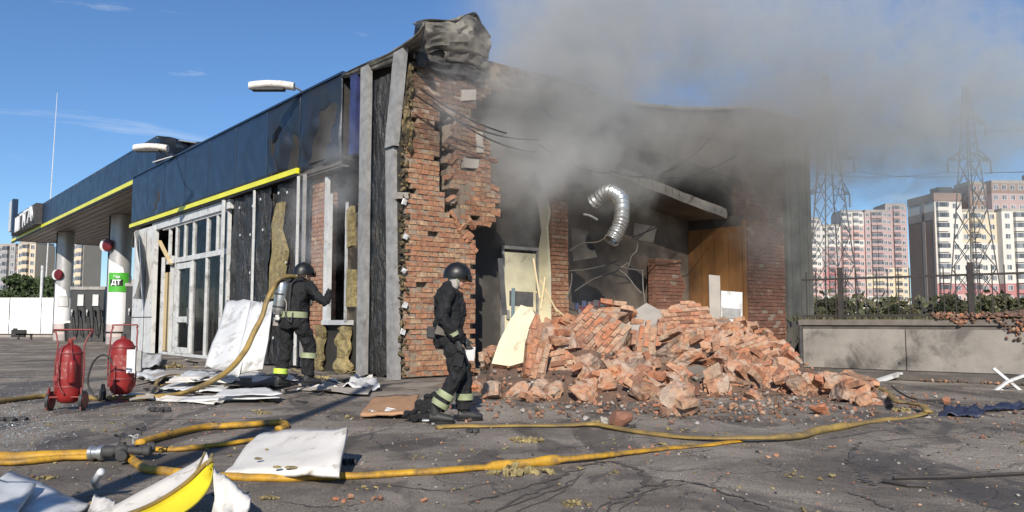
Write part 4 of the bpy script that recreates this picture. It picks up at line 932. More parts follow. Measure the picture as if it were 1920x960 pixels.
# fence on the wall
t = thing('steel_bar_fence', 'dark steel bar fence standing on the concrete retaining wall', 'fence', W0 + nrm * .2 + Vector((0, 0, 1.15)), math.atan2(wd_.y, wd_.x))
bm = MB(); bm.bb(-.009, .009, -.009, .009, 0, .98); bm = bm.mesh('fence_bar', m_rail)
i = 0; x = .08
while x < 8.9: put('fence_bar', bm, t, (x, 0, rnd.uniform(-.005, .01))); x += .20
q = MB(); q.bb(0, 8.9, -.02, .02, .79, .83); q.build('top_rail', m_rail, t); q = MB(); q.bb(0, 8.9, -.02, .02, .04, .08); q.build('bottom_rail', m_rail, t)
for px in (1576, 1821, 2080):
    a = ray(px, 550); s_ = (W0 + nrm * .2); # where the bearing crosses the fence line
    den = a.x * wd_.y - a.y * wd_.x; tt = (s_.x * wd_.y - s_.y * wd_.x) / den; hit = Vector((a.x * tt, a.y * tt, 0)); x = (hit - s_).dot(wd_)
    q = MB(); q.bb(x - .045, x + .045, -.045, .045, -.0, 1.04); q.build('fence_post', m_rail, t)
# earth and brick crumbs spilled over the wall at the right
q = MB(); rr = random.Random(4)
q.grid(lambda u, v: tuple(W0 + wd_ * (2.7 + 6 * u) + nrm * (-.06 + 1.3 * v) + Vector((0, 0, 1.15 + min(1, u * 5) * ((.02 if v < .1 else .10) + .10 * mn.noise(Vector((u * 12, v * 5, 1))) + .12 * u)))), 50, 12)
q.build('earth_bank', M('brown_earth_bank', (.20, .11, .08), (.10, .07, .055), .95, scale=4, bump=1, bscale=20, world=True, bd=.05), kind='structure')
q = MB()
for i in range(900):
    u = rr.random(); x = 2.45 + 5 * u; k_ = mn.noise(Vector((x * 1.4, 3, 3))) + .25 * min(1, u * 4); dz = -abs(rr.gauss(0, .16)) * max(0, k_) * 2.2 + rr.uniform(-.01, .09)
    p = W0 + wd_ * x + nrm * (rr.uniform(-.07, .35) if dz > -.02 else rr.uniform(-.05, .0)) + Vector((0, 0, 1.16 + dz)); q.rock(p, (rr.uniform(.012, .055),) * 3, i % 9, 1, 5, (rr.random() * 6, 0, rr.random() * 6), mi=rr.choice([0, 1, 1]))
for i in range(120):
    x = rr.uniform(2.3, 4.4); p = W0 + wd_ * x - nrm * rr.uniform(.1, .7) + Vector((0, 0, .03)); q.rock(p, (rr.uniform(.01, .04),) * 3, i % 9, 1, 5, (rr.random() * 6, 0, rr.random() * 6), mi=rr.choice([0, 1, 1]))
q.build('brick_crumbs', [m_rub, m_dust], kind='stuff')
rr = random.Random(21); q = MB()
for i in range(13):
    px = 1500 + i * 36 + rr.uniform(-8, 8); dist = rr.uniform(26, 46); p = D(px, 602, dist); p.z = TZ - .05
    h = (602 - rr.uniform(550, 578)) / FOC * dist + EYE - TZ
    for s_ in range(9): a = rr.random() * 6.3; d = rr.uniform(0, .5) * h; leafcloud(q, (p.x + math.cos(a) * d, p.y + math.sin(a) * d, p.z + h * rr.uniform(.25, .75)), (h * .34, h * .34, h * .26), 170, .075, rr, .2)
q.build('undergrowth', m_leaf, kind='stuff')
q = MB(); rr = random.Random(5)
for i in range(5000):
    d = rr.uniform(19, 60); x = rr.uniform(.34, .75) * d; p = Vector((x, d, TZ)); h = rr.uniform(.06, .24); a = rr.random() * 3.1; dx = Vector((math.cos(a), math.sin(a), 0)) * .03
    if (p - W0).dot(nrm) < .7: continue
    q.add([p - dx, p + dx, p + Vector((rr.uniform(-.1, .1), rr.uniform(-.1, .1), h))], [(0, 1, 2)])
q.build('grass', m_leaf, kind='stuff')
# far treeline below the flats
q = MB(); rr = random.Random(9)
for i in range(70):
    x = 35 + i * 2.4; leafcloud(q, (x, 118 + rr.uniform(-6, 10), TZ + rr.uniform(.8, 2.2)), (3.5, 3, rr.uniform(1.6, 3.0)), 110, .55, rr, .1)
q.build('treeline', m_leaf, kind='stuff')

# ------------------------------------------------------------------ things inside the opened room
q = MB(); P = spline([D(1112, 380, 17.9), D(1138, 360, 17.6), D(1163, 372, 17.3), D(1166, 405, 17.1), D(1158, 432, 17.0), D(1146, 452, 16.9)], 9)
rad = [.155 + (.014 if i % 2 else -.014) + .02 * mn.noise(Vector((i * .3, 0, 0))) for i in range(len(P))]
q.tube(P, rad, 16, transport=True, cap=False); o = q.build('flexible_duct', m_alu, smooth=30); mod(o, 'SOLIDIFY', thickness=.006); tag(o, 'bent silver flexible air duct hanging in the open room', 'air duct')
q = MB(); q.tube(spline([D(1094, 402, 17.6), D(1105, 404, 17.6), D(1120, 412, 17.7)], 3), .025, 6); tag(q.build('duct_strap', m_grey), 'pale metal strap stub beside the silver duct', 'strap')
for i, (a, b_, lab) in enumerate((((1068, 470, 18.5), (1140, 442, 18), 'upper bent ceiling rail left of the silver duct end'), ((1068, 508, 18.5), (1160, 488, 18), 'long pale ceiling rail crossing behind the heap'), ((1078, 546, 18.3), (1178, 492, 18.2), 'diagonal pale ceiling rail rising to the right'), ((1140, 488, 18), (1205, 508, 18.2), 'short ceiling rail at the joint'), ((1160, 505, 18), (1205, 552, 18), 'fallen ceiling rail sloping down right'), ((1205, 505, 18), (1207, 590, 17.4), 'upright thin metal rod behind the heap'), ((1178, 500, 18.5), (1196, 455, 19), 'ceiling rail leaning up to the slab'), ((1060, 572, 17.8), (1072, 512, 18), 'pale upright rail by the brick pillar'))):
    q = MB(); A1, B1 = D(*a), D(*b_); q.tube(spline([A1, A1.lerp(B1, .35) + Vector((0, 0, .05 * (-1) ** i)), A1.lerp(B1, .7) + Vector((.03, 0, -.04)), B1], 3), .013, 5); tag(q.build('ceiling_rail', m_conc_s), lab, 'ceiling rail', 'bent ceiling rails in the open room')
def quad_px(name, P, dist, mt, lab, cat, th=.03, nrm_=(0, 1, 0), parent=None, kind=None, group=None):
    q = MB(); q.prism(P, lambda u, v: D(u, v, dist), Vector(nrm_) * th); return tag(q.build(name, mt, parent), lab, cat, group, kind)
quad_px('ceiling_tile', [(1070, 425), (1102, 432), (1120, 482), (1075, 490)], 19.2, m_sootw, 'dim drooping ceiling tile left of the silver duct', 'ceiling tile')
quad_px('ceiling_tile', [(1190, 418), (1232, 425), (1225, 455), (1186, 448)], 20.5, m_sootw, 'dim ceiling tile hanging right of the silver duct', 'ceiling tile')
quad_px('tilted_door', [(1329, 515), (1350, 517), (1352, 612), (1331, 606)], 17.9, m_conc, 'tall pale grey board standing before the wood panelling', 'board', .06)
t = thing('white_cabinet', 'white cabinet with grey middle band before the wood panelling', 'cabinet', D(1372, 640, 18.2))
for n_, P, mt, dd_ in (('cabinet_body', [(1352, 545), (1392, 548), (1392, 650), (1352, 650)], m_white, 0), ('grey_band', [(1355, 577), (1389, 579), (1389, 598), (1355, 597)], m_grey, -.02)):
    q = MB(); q.prism(P, lambda u, v: D(u, v, 18.2 + dd_) - t.location, (0, .5 if not dd_ else .03, 0)); q.build(n_, mt, t)
t = thing('wall_alarm', 'small red alarm bell on the wood panelled wall', 'alarm', L(xw - .06, 3.1, 1.75))
q = MB(); q.lathe([(0, -.0), (.10, .0), (.09, .05), (0, .07)], 14, (0, 0, 0), (0, -math.pi / 2, 0)); q.build('bell', m_red, t)
t = thing('picture_frame', 'small pale notice hanging on the wood panelled wall', 'notice', L(xw - .05, 3.6, 2.2)); t.rotation_euler = (0, 0, TH); q = MB(); q.bb(-.03, 0, -.3, .3, 0, .42); q.build('notice_board', m_conc, t)
quad_px('chair_back', [(955, 545), (1000, 548), (1000, 575), (955, 573)], 16.4, m_dark, 'dark overturned cabinet behind the cream slab', 'cabinet', .3)
quad_px('blue_strip', [(959, 540), (966, 540), (965, 600), (958, 600)], 16.3, M('teal_trim', (.12, .17, .18), None, .6, bump=0), 'thin teal metal trim strip standing in the doorway', 'trim', .03)
q = MB()
for a, b_ in (((1012, 525), (1045, 585)), ((1022, 520), (1014, 580)), ((1003, 545), (1058, 592)), ((1000, 485), (1012, 560))): q.bar(D(*a, 15.8), D(*b_, 15.4), .03, .02)
tag(q.build('splintered_laths', m_pale), 'splintered pale wooden laths leaning at the inner brick pillar', 'laths', kind='stuff')
q = MB()
for i in range(16): q.box(D(1072 + rnd.uniform(0, 75), 588 - rnd.uniform(0, 22), 18.2), (.07, .1, .14), (0, 0, rnd.random()), mi=i % 3)
tag(q.build('shelf_goods', [M('goods_blue', (.05, .06, .12), None, .6, bump=0), M('goods_pink', (.16, .06, .07), None, .6, bump=0), M('goods_pale', (.12, .12, .13), None, .6, bump=0)]), None, None, kind='stuff')
q = MB(); q.bar(D(938, 485, 15.5), D(946, 590, 15.2), .10, .03); tag(q.build('leaning_strip', m_dark), 'charred strip leaning beside the cream door', 'strip')
# cables sagging across the front
for i, (a, b_, sg_) in enumerate((((770, 172, 14.9), (1010, 262, 17), .25), ((812, 192, 14.9), (1005, 285, 17.2), .2), ((790, 168, 14.9), (950, 250, 16), .1), ((1010, 270, 17), (1145, 325, 18), .15), ((1140, 320, 18), (1380, 292, 20), .35), ((1180, 330, 18), (1330, 262, 20), .3))):
    wire('hanging_cable', D(*a), D(*b_), sg_, .018, ('thin black cable drooping from the brick corner, upper', 'thin black cable drooping across the broken bricks, lower', 'short black cable over the brick corner', 'black cable under the smoke left of the slab', 'long sagging cable before the dark parapet', 'second cable rising to the right before the parapet')[i], 'burnt cables hanging across the opening', mt=m_black)
q = MB(); q.tube([D(1165, 195, 24), D(1166, 118, 24)], .04, 6); tag(q.build('vent_pipe', m_grey), 'thin roof mast veiled by smoke above the parapet', 'mast')

# ------------------------------------------------------------------ the rubble heap
CR_ = [(-.65, 14.0, .22), (.35, 14.1, .55), (1.4, 14.8, .90), (2.3, 15.6, 1.05), (3.6, 16.4, 1.20), (4.4, 16.4, .80), (4.7, 15.4, .60), (4.7, 14.2, .40), (4.8, 12.9, .24), (5.0, 11.6, .10)]
def H(x, y):
    best = 0
    for (ax, ay, ah), (bx, by, bh) in zip(CR_[:-1], CR_[1:]):
        dx, dy = bx - ax, by - ay; t_ = max(0, min(1, ((x - ax) * dx + (y - ay) * dy) / (dx * dx + dy * dy)))
        cx_, cy_, h = ax + dx * t_, ay + dy * t_, ah + (bh - ah) * t_
        d = math.hypot(x - cx_, y - cy_); wd = (.6 + h * 3.6) if y < cy_ else (1.2 + h * 2.2)
        if x > cx_ + .02: wd *= 1 - .5 * min(1, (x - cx_) / max(d, .01))
        if x < -.4: wd *= .6
        f = max(0, 1 - d / wd); best = max(best, h * f ** .9)
    return best * (1 + .25 * mn.noise(Vector((x * 1.3, y * 1.3, 4)))) + .05 * mn.noise(Vector((x * 4, y * 4, 2))) * min(1, best * 6)
q = MB(); q.grid(lambda u, v: (-1.6 + 8.6 * u, 9.6 + 9 * v, -.07 + H(-1.6 + 8.6 * u, 9.6 + 9 * v)), 110, 110)
q.build('rubble', m_dust, smooth=False, kind='stuff')
bv = []
for i in range(6):
    q = MB(); rr = random.Random(i + 80); q.box((0, 0, 0), (.24, .12, .085), jit=.012, rr=rr); bv.append(q)
bvm = [q.mesh('brick', m_rub) for q in bv]
def lump(seed, r, rat=(1, .8, .65), nb=1.0):
    rr = random.Random(seed); q = MB(); R_ = (r * rat[0], r * rat[1], r * rat[2])
    q.rock((0, 0, 0), (R_[0] * .97, R_[1] * .97, R_[2] * .97), seed, 3, 7, None, .10, mi=0)
    nx_, ny_, nz_ = int(R_[0] / .125) + 1, int(R_[1] / .06) + 1, int(R_[2] / .05) + 1; pl = [(Vector((rr.gauss(0, 1), rr.gauss(0, 1), rr.gauss(0, 1))).normalized(), rr.uniform(.55, .85)) for _ in range(4)]
    for k in range(-nz_, nz_ + 1):
        for j in range(-ny_, ny_ + 1):
            for i in range(-nx_, nx_ + 1):
                c = Vector((i * .257 + (k % 2) * .128, j * .128, k * .10)); e = Vector((c.x / R_[0], c.y / R_[1], c.z / R_[2]))
                if e.length < 1.0 and e.length > .5 and all(e.dot(d) < h for d, h in pl) and rr.random() < nb:
                    q.box(c, (.242, .118, .086), (rr.uniform(-.04, .04), rr.uniform(-.04, .04), rr.uniform(-.05, .05)), jit=.012, mi=1, rr=rr)
    return q
lmesh = []
for i in range(16):
    r = [.2, .26, .32, .38, .46, .54, .62, .24][i % 8]
    lmesh.append((r, lump(200 + i, r, (1, rnd.uniform(.6, .95), rnd.uniform(.5, .8)), .5 if i % 2 else .08).mesh('masonry_chunk', [m_core, m_rub])))
tz = [MBI @ Vector((0, 0, 0))]
SL = []
# big recognisable pieces: traced outline on a tilted plane, real thickness, single bricks on the face
def surf(px, py, d0=9.0):
    y = d0
    while y < 19:
        p = D(px, py, y)
        if p.z < max(0, H(p.x, p.y)): return y
        y += .05
    return None
def slab_piece(lab, P, dist, n, th, ang, face, side, bricks=True, name='masonry_slab', sz=(.25, .1), lift=0):
    ds = sorted(x for x in (surf(*p) for p in P) if x is not None)
    if ds: dist = min(dist, ds[len(ds) // 2] + .02) if dist < 13.5 or ds[0] < dist else dist
    c = Vector((sum(p[0] for p in P) / len(P), sum(p[1] for p in P) / len(P))); o = D(c.x, c.y, dist); n = Vector(n).normalized()
    SL.append((P, dist)); t = thing(name, lab, 'masonry slab', o); E_ = Vector((0, 0, EYE))
    u = n.cross(Vector((0, 0, 1))).normalized(); v = n.cross(u)
    u2 = u * math.cos(ang) + v * math.sin(ang); v2 = n.cross(u2)
    pts = []
    for px, py in P:
        d = ray(px, py); tt = (o - E_).dot(n) / d.dot(n); pts.append(E_ + d * tt - o)
    q = MB(); m = len(pts); back = [p * .93 - n * th + Vector((rnd.uniform(-.04, .04), 0, rnd.uniform(-.04, .04))) for p in pts]; mid = [p * 1.02 - n * th * .5 + Vector((rnd.uniform(-.05, .05), rnd.uniform(-.05, .05), rnd.uniform(-.05, .05))) for p in pts]
    q.add([p - n * .012 for p in pts], [tuple(range(m))], 0)
    q.add([p - n * .012 for p in pts] + mid + back, [(i, (i + 1) % m, (i + 1) % m + m, i + m) for i in range(m)] + [(i + m, (i + 1) % m + m, (i + 1) % m + 2 * m, i + 2 * m) for i in range(m)] + [tuple(range(3 * m - 1, 2 * m - 1, -1))], 1)
    body = q.build('slab_core', [face, side], t)
    if bricks:
        uv = [(p.dot(u2), p.dot(v2)) for p in pts]; x0, x1 = min(a for a, _ in uv), max(a for a, _ in uv); y0, y1 = min(b_ for _, b_ in uv), max(b_ for _, b_ in uv)
        rot = Matrix((u2, -n, v2)).transposed() if Matrix((u2, -n, v2)).determinant() > 0 else Matrix((u2, n, v2)).transposed(); re = rot.to_euler(); k = 0; y = y0
        while y < y1:
            x = x0 - (k % 2) * sz[0] / 2
            while x < x1 + .1:
                if inpoly(x + .5 * sz[0], y + .5 * sz[1], uv) and rnd.random() > .06:
                    b_ = put('brick', rnd.choice(bvm), t, u2 * (x + .5 * sz[0]) + v2 * (y + .5 * sz[1]) - n * (.04 + rnd.uniform(0, .02)), (re.x + rnd.uniform(-.05, .05), re.y + rnd.uniform(-.05, .05), re.z + rnd.uniform(-.05, .05)), (sz[0] / .257, 1, sz[1] / .1))
                x += sz[0]
            y += sz[1]; k += 1
    return t
slab_piece('cream plastered slab of wall leaning at the left of the heap', [(976, 571), (996, 578), (1004, 592), (990, 640), (984, 678), (955, 686), (921, 681), (935, 640), (955, 600)], 13.6, (-.45, -.8, .35), .30, .3, m_cream, m_core, False)
slab_piece('red broken slab edge just right of the cream plastered slab', [(1003, 588), (1028, 618), (1030, 660), (1022, 712), (985, 700), (990, 640)], 13.75, (.25, -.9, .25), .22, 1.2, m_core, m_core, True)
slab_piece('large brick faced wall slab leaning in the middle of the heap', [(1048, 650), (1075, 605), (1102, 573), (1145, 592), (1182, 612), (1165, 655), (1142, 690), (1128, 700), (1080, 668)], 14.3, (-.10, -.78, .60), .28, .95, m_mortar, m_core)
slab_piece('grey domed slab with brown brick face, centre of the heap', [(1166, 603), (1188, 582), (1212, 567), (1236, 580), (1246, 604), (1205, 612), (1180, 630)], 15.0, (-.2, -.6, .8), .25, .4, m_conc, m_core, False)
slab_piece('brown sooty brick slab under the grey domed slab', [(1185, 628), (1206, 612), (1247, 606), (1262, 660), (1268, 705), (1240, 720), (1200, 668)], 14.5, (.05, -.92, .35), .3, 1.35, m_mortar, m_core)
slab_piece('pinkish wall slab low in the heap, left of the sooty block', [(1120, 735), (1160, 700), (1196, 690), (1215, 722), (1196, 768), (1150, 760)], 12.4, (-.25, -.75, .6), .25, .8, m_core, m_core)
slab_piece('orange brick lump under the large brick faced slab', [(1026, 668), (1060, 655), (1092, 680), (1090, 715), (1050, 722), (1022, 708)], 13.3, (-.2, -.85, .5), .3, .15, m_core, m_core)
slab_piece('broad tilted brick slab on the crown of the heap', [(1236, 600), (1258, 572), (1300, 563), (1334, 590), (1340, 625), (1290, 640), (1250, 640)], 15.9, (0, -.7, .7), .35, .1, m_core, m_core)
slab_piece('pink block with flat top near the right pillar', [(1368, 655), (1402, 622), (1440, 634), (1446, 668), (1400, 692), (1372, 682)], 15.0, (-.3, -.7, .65), .3, .5, m_core, m_core)
slab_piece('rounded pink block beside the foot of the right pillar', [(1440, 640), (1470, 636), (1490, 655), (1487, 682), (1455, 688), (1438, 670)], 14.8, (-.2, -.85, .4), .3, .6, m_core, m_core)
slab_piece('smooth pale pink slab with ribs at the right of the heap', [(1400, 690), (1440, 684), (1478, 690), (1484, 715), (1470, 750), (1430, 745), (1408, 720)], 13.2, (-.25, -.7, .6), .25, 1.1, m_core, m_core)
slab_piece('sooty dark block in the front face of the heap', [(1282, 690), (1312, 684), (1338, 700), (1334, 740), (1300, 742), (1280, 722)], 13.0, (-.1, -.9, .3), .3, .2, m_conc_s, m_soot, False)
slab_piece('jagged orange piece right of the sooty dark block', [(1340, 706), (1372, 694), (1402, 716), (1404, 752), (1360, 764), (1336, 745)], 12.6, (-.2, -.8, .5), .3, .3, m_core, m_core)
slab_piece('brick slab lying on the slope above the sooty block', [(1268, 652), (1310, 640), (1372, 664), (1378, 690), (1330, 700), (1280, 690)], 14.2, (-.1, -.6, .8), .3, .25, m_core, m_core)
SL.append(([(1240, 742), (1262, 728), (1300, 732), (1316, 756), (1308, 790), (1270, 792), (1242, 775)], 10.5))
slab_piece('flat pale brick fragment at the right foot of the heap', [(1592, 752), (1620, 738), (1650, 748), (1652, 766), (1610, 770)], 11.0, (-.1, -.6, .8), .15, .2, m_core, m_core)
rr = random.Random(33); placed = []; CH = []
def inheap(x, y): return H(x, y) > .03
zones = (('broken lump of red brick masonry low at the front foot of the heap', 'brick masonry lumps at the front foot of the heap'),
         ('broken lump of red brick masonry in the upper part of the heap', 'brick masonry lumps on the upper heap'),
         ('broken lump of red brick masonry at the thin right end of the heap', 'brick masonry lumps at the right end of the heap'))
n_ch = 0
for k in range(5000):
    if n_ch >= 260: break
    x, y = rr.uniform(-1.0, 6.2), rr.uniform(10.2, 17.6); h = H(x, y)
    if h < .05: continue
    r, me = rr.choice(lmesh[8:] if False else lmesh)
    if r > .35 and (h < .14 or rr.random() < .2): continue
    if any((x - a) ** 2 + (y - b_) ** 2 < (.52 * (r + c)) ** 2 for a, b_, c in placed): continue
    cpx, cpy = proj(Vector((x, y, h + r * .3)))
    if any(inpoly(cpx, cpy, PP) for PP, sd2 in SL) or (y < 15.2 and cpx < 1030 and cpy < 715) or (cpx > 1480 and cpy < 705) or (cpx > 1600 and cpy < 745): continue
    placed.append((x, y, r)); zi = 2 if x > 4.6 and y < 15 else (0 if h < .5 else 1)
    o = put('masonry_chunk', me, None, (x, y, h + r * rr.uniform(-.12, .22)), (rr.uniform(-.7, .7), rr.uniform(-.7, .7), rr.random() * 6.3), rr.uniform(.85, 1.1), zones[zi][0], 'masonry chunk', 'broken masonry lumps of the rubble heap'); n_ch += 1; CH.append((o, cpx, cpy, r))
LM = [(960, 640, 'the cream plastered slab'), (1010, 655, 'the red slab edge'), (1115, 635, 'the brick faced slab'), (1205, 598, 'the domed slab'), (1288, 600, 'the crown slab'), (1408, 655, 'the flat pink block'), (1464, 660, 'the right pillar foot'), (1440, 715, 'the ribbed pale slab'), (1310, 715, 'the sooty dark block'), (1370, 730, 'the jagged orange piece'), (1278, 758, 'the round orange boulder'), (1058, 690, 'the low orange lump'), (1165, 735, 'the low pinkish wall slab'), (1230, 665, 'the brown sooty slab'), (1620, 760, 'the tail fragment')]
fam = {}
for o, cx_, cy_, r in CH:
    lx, ly, nm = min(LM, key=lambda l: (l[0] - cx_) ** 2 + (l[1] - cy_) ** 2); dx, dy = cx_ - lx, cy_ - ly
    rel = ('right of' if dx > 0 else 'left of') if abs(dx) > abs(dy) else ('in front of' if dy > 0 else 'just above'); sz = 'small' if r < .27 else ('mid-sized' if r < .45 else 'large')
    fam.setdefault('%s broken brick lump %s %s' % (sz, rel, nm), []).append((cx_, o))
for k_, L_ in fam.items():
    L_.sort(key=lambda a: a[0]); n = len(L_)
    for i, (_, o) in enumerate(L_):
        o['label'] = k_ + ('' if n == 1 else (', the left one', ', the right one')[i] if n == 2 else ', ' + ('leftmost' if i == 0 else 'rightmost' if i == n - 1 else 'middle' if n == 3 else ('second', 'third', 'fourth', 'fifth', 'sixth', 'seventh')[min(5, i - 1)] + ' from left'))
# single loose pieces lying in front, told apart one by one
def loose(px, py, r, lab, seed, mt=None, cat='brick fragment', name='brick_fragment'):
    g = G(px, py); q = MB(); q.rock((0, 0, 0), (r, r * .8, r * .7), seed, 2, 10, None, .05); o = q.build(name, mt or m_rub, None, smooth=False); o.location = (g.x, g.y, r * .5); o.rotation_euler = (.2, .1, seed); tag(o, lab, cat); return o
loose(1162, 798, .15, 'loose orange brick half lying by itself on the near hose', 3)
o = put('masonry_chunk', lump(411, .30, (1, .8, .85), .35).mesh('masonry_chunk', [m_core, m_rub]), None, G(1278, 778) + Vector((0, .1, .17)), (.2, -.1, .5), 1, 'round orange boulder of bricks and pale mortar at the front of the heap', 'masonry chunk')
loose(1100, 792, .07, 'small grey stone beside the loose orange brick half', 4, m_conc, 'stone', 'grey_stone')
loose(1620, 760, .16, 'orange lump at the right end of the heap beside the yellow hose', 5)
loose(1540, 778, .14, 'orange brick lump hung over by the yellow hose', 6)
loose(1775, 757, .09, 'small orange brick piece near the blue plastic scrap', 7)
loose(930, 742, .20, 'pale orange brick lump in front of the firefighter', 8)
loose(968, 748, .12, 'pinkish brick lump beside the pale orange lump', 9)
loose(1212, 752, .10, 'pink brick piece left of the round orange boulder', 10)
loose(1375, 768, .09, 'small pink stone in front of the jagged orange piece', 11)
loose(905, 650, .13, 'brick crumb pile stone by the cream slab foot', 12)
q = MB(); rr = random.Random(3)
for i in range(3200):      # fine litter of the heap
    x, y = rr.gauss(2.4, 2.4), rr.gauss(11.5, 1.8)
    if not (-1.2 < x < 6.6 and 8.7 < y < 17.5): continue
    r = rr.choice([.006, .008, .010, .014, .02, .03, .045]) * rr.uniform(.7, 1.2); q.rock((x, y, max(0, H(x, y)) + r * .3), (r, r * .8, r * .6), i % 11, 1, 4, (rr.random() * 6, 0, rr.random() * 6), .05, mi=rr.choice([0, 0, 0, 1, 2, 2]))
q.build('brick_crumbs', [m_rub, m_conc, m_dust], kind='stuff')
q = MB()
for i in range(7500):      # grit on the asphalt
    x = rr.uniform(-7, 8); y = 3.2 + 9.5 * rr.random() ** 1.3
    if abs(x) > y * .72: continue
    if mn.noise(Vector((x * .7, y * .7, 6))) < rr.uniform(-.5, .3): continue
    r = rr.choice([.002, .003, .004, .005, .008]) * rr.uniform(.7, 1.3); q.box((x, y, r * .5 + .035 * mn.noise(Vector((x * .35, y * .35, 3))) + .012 * mn.noise(Vector((x * 1.1, y * 1.1, 8)))), (r * 2, r * 1.5, r), (rr.random() * .5, rr.random() * .5, rr.random() * 6), r * .4, rr.choice([0, 0, 1, 2, 3, 3]), rr)
for i in range(900):
    y = 3.4 + 7.5 * rr.random(); x = rr.uniform(-.7, .7) * y
    if mn.noise(Vector((x * .9, y * .9, 16))) < rr.uniform(-.35, .45): continue
    r = rr.choice([.007, .010, .014, .02]) * rr.uniform(.7, 1.2); q.rock((x, y, r * .4 + .035 * mn.noise(Vector((x * .35, y * .35, 3)))), (r, r * .8, r * .5), i % 9, 1, 5, (0, 0, rr.random() * 6), .2, mi=rr.choice([1, 2, 2, 3, 0, 1]))
q.build('grit', [m_conc, m_rub, m_wool, m_dark], kind='stuff')

# ------------------------------------------------------------------ fire hoses
def gz(x, y): return .035 * mn.noise(Vector((x * .35, y * .35, 3))) + .012 * mn.noise(Vector((x * 1.1, y * 1.1, 8))) if abs(x) < 15.5 and y < 23.5 else 0
def gh(px, py, h=.05):
    p = G(px, py, h); return Vector((p.x, p.y, h + gz(p.x, p.y)))
def hose(P, r, lab, mt=m_hose, k=7, flat=.72, twist=False):
    r *= .68; P = [p - Vector((0, 0, min(.02, max(0, p.z - .02)))) for p in P]
    S = spline(P, k); n = len(S); rs = []; S = [p + Vector((mn.noise(Vector((j * .13, r * 90, 1))) * .022, mn.noise(Vector((j * .15, r * 70, 5))) * .03, abs(mn.noise(Vector((j * .2, r * 50, 9)))) * .008)) for j, p in enumerate(S)]
    for i in range(n):
        f = flat if not isinstance(flat, list) else flat[min(len(flat) - 1, int(i / n * len(flat)))]
        w_ = mn.noise(Vector((i * .31, r * 40, 3))) * .22; rs.append((r * (1.0 + (1 - f) * .45 - w_ * .5), r * f * (1 + w_)))
    q = MB(); q.tube(S, rs, 12); return tag(q.build('fire_hose', mt, smooth=True), lab, 'fire hose', 'yellow fire hoses')
hose([gh(-60, 764), gh(0, 752), gh(45, 745), gh(100, 740), gh(180, 744), gh(262, 742, .06), gh(300, 740, .07), gh(345, 733, .10), D(390, 716, 11.0), D(430, 690, 11.2), D(462, 650, 11.5), D(485, 605, 11.7), D(500, 565, 11.8), D(512, 538, 11.85), D(530, 518, 11.9), D(560, 520, 12.2), D(590, 545, 12.5)], .062, 'yellow hose rising from the ground to the firefighter with the air cylinder', m_hosed, flat=.85)
hose([gh(-60, 850, .06), gh(0, 851, .06), gh(60, 850, .06), gh(120, 849, .06), gh(195, 846, .06)], .066, 'fat bright yellow hose coming from the left into the branching valve', flat=.95)
hose([gh(-80, 862, .05), gh(0, 860, .05), gh(60, 859, .05), gh(130, 852, .05), gh(190, 852, .05)], .045, 'second bright yellow hose hugging the fat one left of the valve', flat=.8)
hose([gh(262, 826, .06), gh(310, 812, .06), gh(370, 798, .06), gh(430, 794, .06), gh(500, 790, .06), gh(526, 789, .06), gh(534, 796, .04), gh(520, 802, .03)], .058, 'yellow hose from the valve that ends in a blunt fold at its tip', flat=.85)
hose([gh(262, 836, .04), gh(300, 838, .04), gh(360, 837, .04), gh(400, 832, .04), gh(460, 826, .04), gh(500, 822, .03)], .045, 'thin yellow hose from the valve running up to the white sheet', flat=.7)
hose([gh(236, 850, .05), gh(262, 870, .045), gh(300, 880, .04), gh(350, 884, .04), gh(425, 890, .04), gh(520, 892, .04), gh(620, 888, .04), gh(720, 884, .04), gh(820, 878, .04), gh(920, 870, .04), gh(1000, 862, .05), gh(1060, 856, .06), gh(1120, 852, .05), gh(1190, 845, .04), gh(1260, 838, .03), gh(1330, 832, .03), gh(1385, 825, .03)], .05, 'long yellow hose running from the valve across the whole foreground', m_hose, flat=[.9, .9, .8, .8, .7, 1.1, .7, .5, .4])
hose([gh(822, 798, .04), gh(870, 797, .03), gh(930, 797, .03), gh(1000, 796, .03), gh(1060, 794, .04), gh(1110, 792, .04), gh(1150, 800, .03), gh(1210, 812, .02), gh(1270, 817, .03), gh(1330, 819, .05), gh(1400, 820, .06), gh(1460, 819, .06), gh(1505, 815, .05), gh(1535, 806, .05), gh(1580, 798, .05), gh(1640, 790, .03), gh(1700, 782, .03), gh(1742, 770, .06)], .06, 'flattened hose from the firefighter feet past the loose brick and round the heap', m_hosed, flat=[.5, .35, .4, .5, .6, .4, .5, .8, .9, .6, .4])
hose([gh(1742, 770, .08), gh(1730, 758, .09), gh(1700, 752, .1), gh(1680, 748, .14), D(1662, 735, 12.6), D(1640, 722, 13.2), D(1600, 713, 13.8), D(1560, 706, 14.2)], .055, 'hose end folded back over the right tail of the heap', m_hosed, flat=.5)
hose([D(1528, 772, 10.4), D(1528, 785, 10.1), D(1527, 795, 9.9), D(1522, 803, 9.7)], .05, 'short yellow hose loop hanging over the orange brick lump', m_hosed, flat=.5)
hose([gh(275, 744, .05), gh(290, 728, .10), gh(300, 708, .14), gh(330, 700, .16), gh(345, 708, .1), gh(300, 722, .07)], .035, 'twisted slack end of yellow webbing by the white sheets', m_hosed, flat=.5)
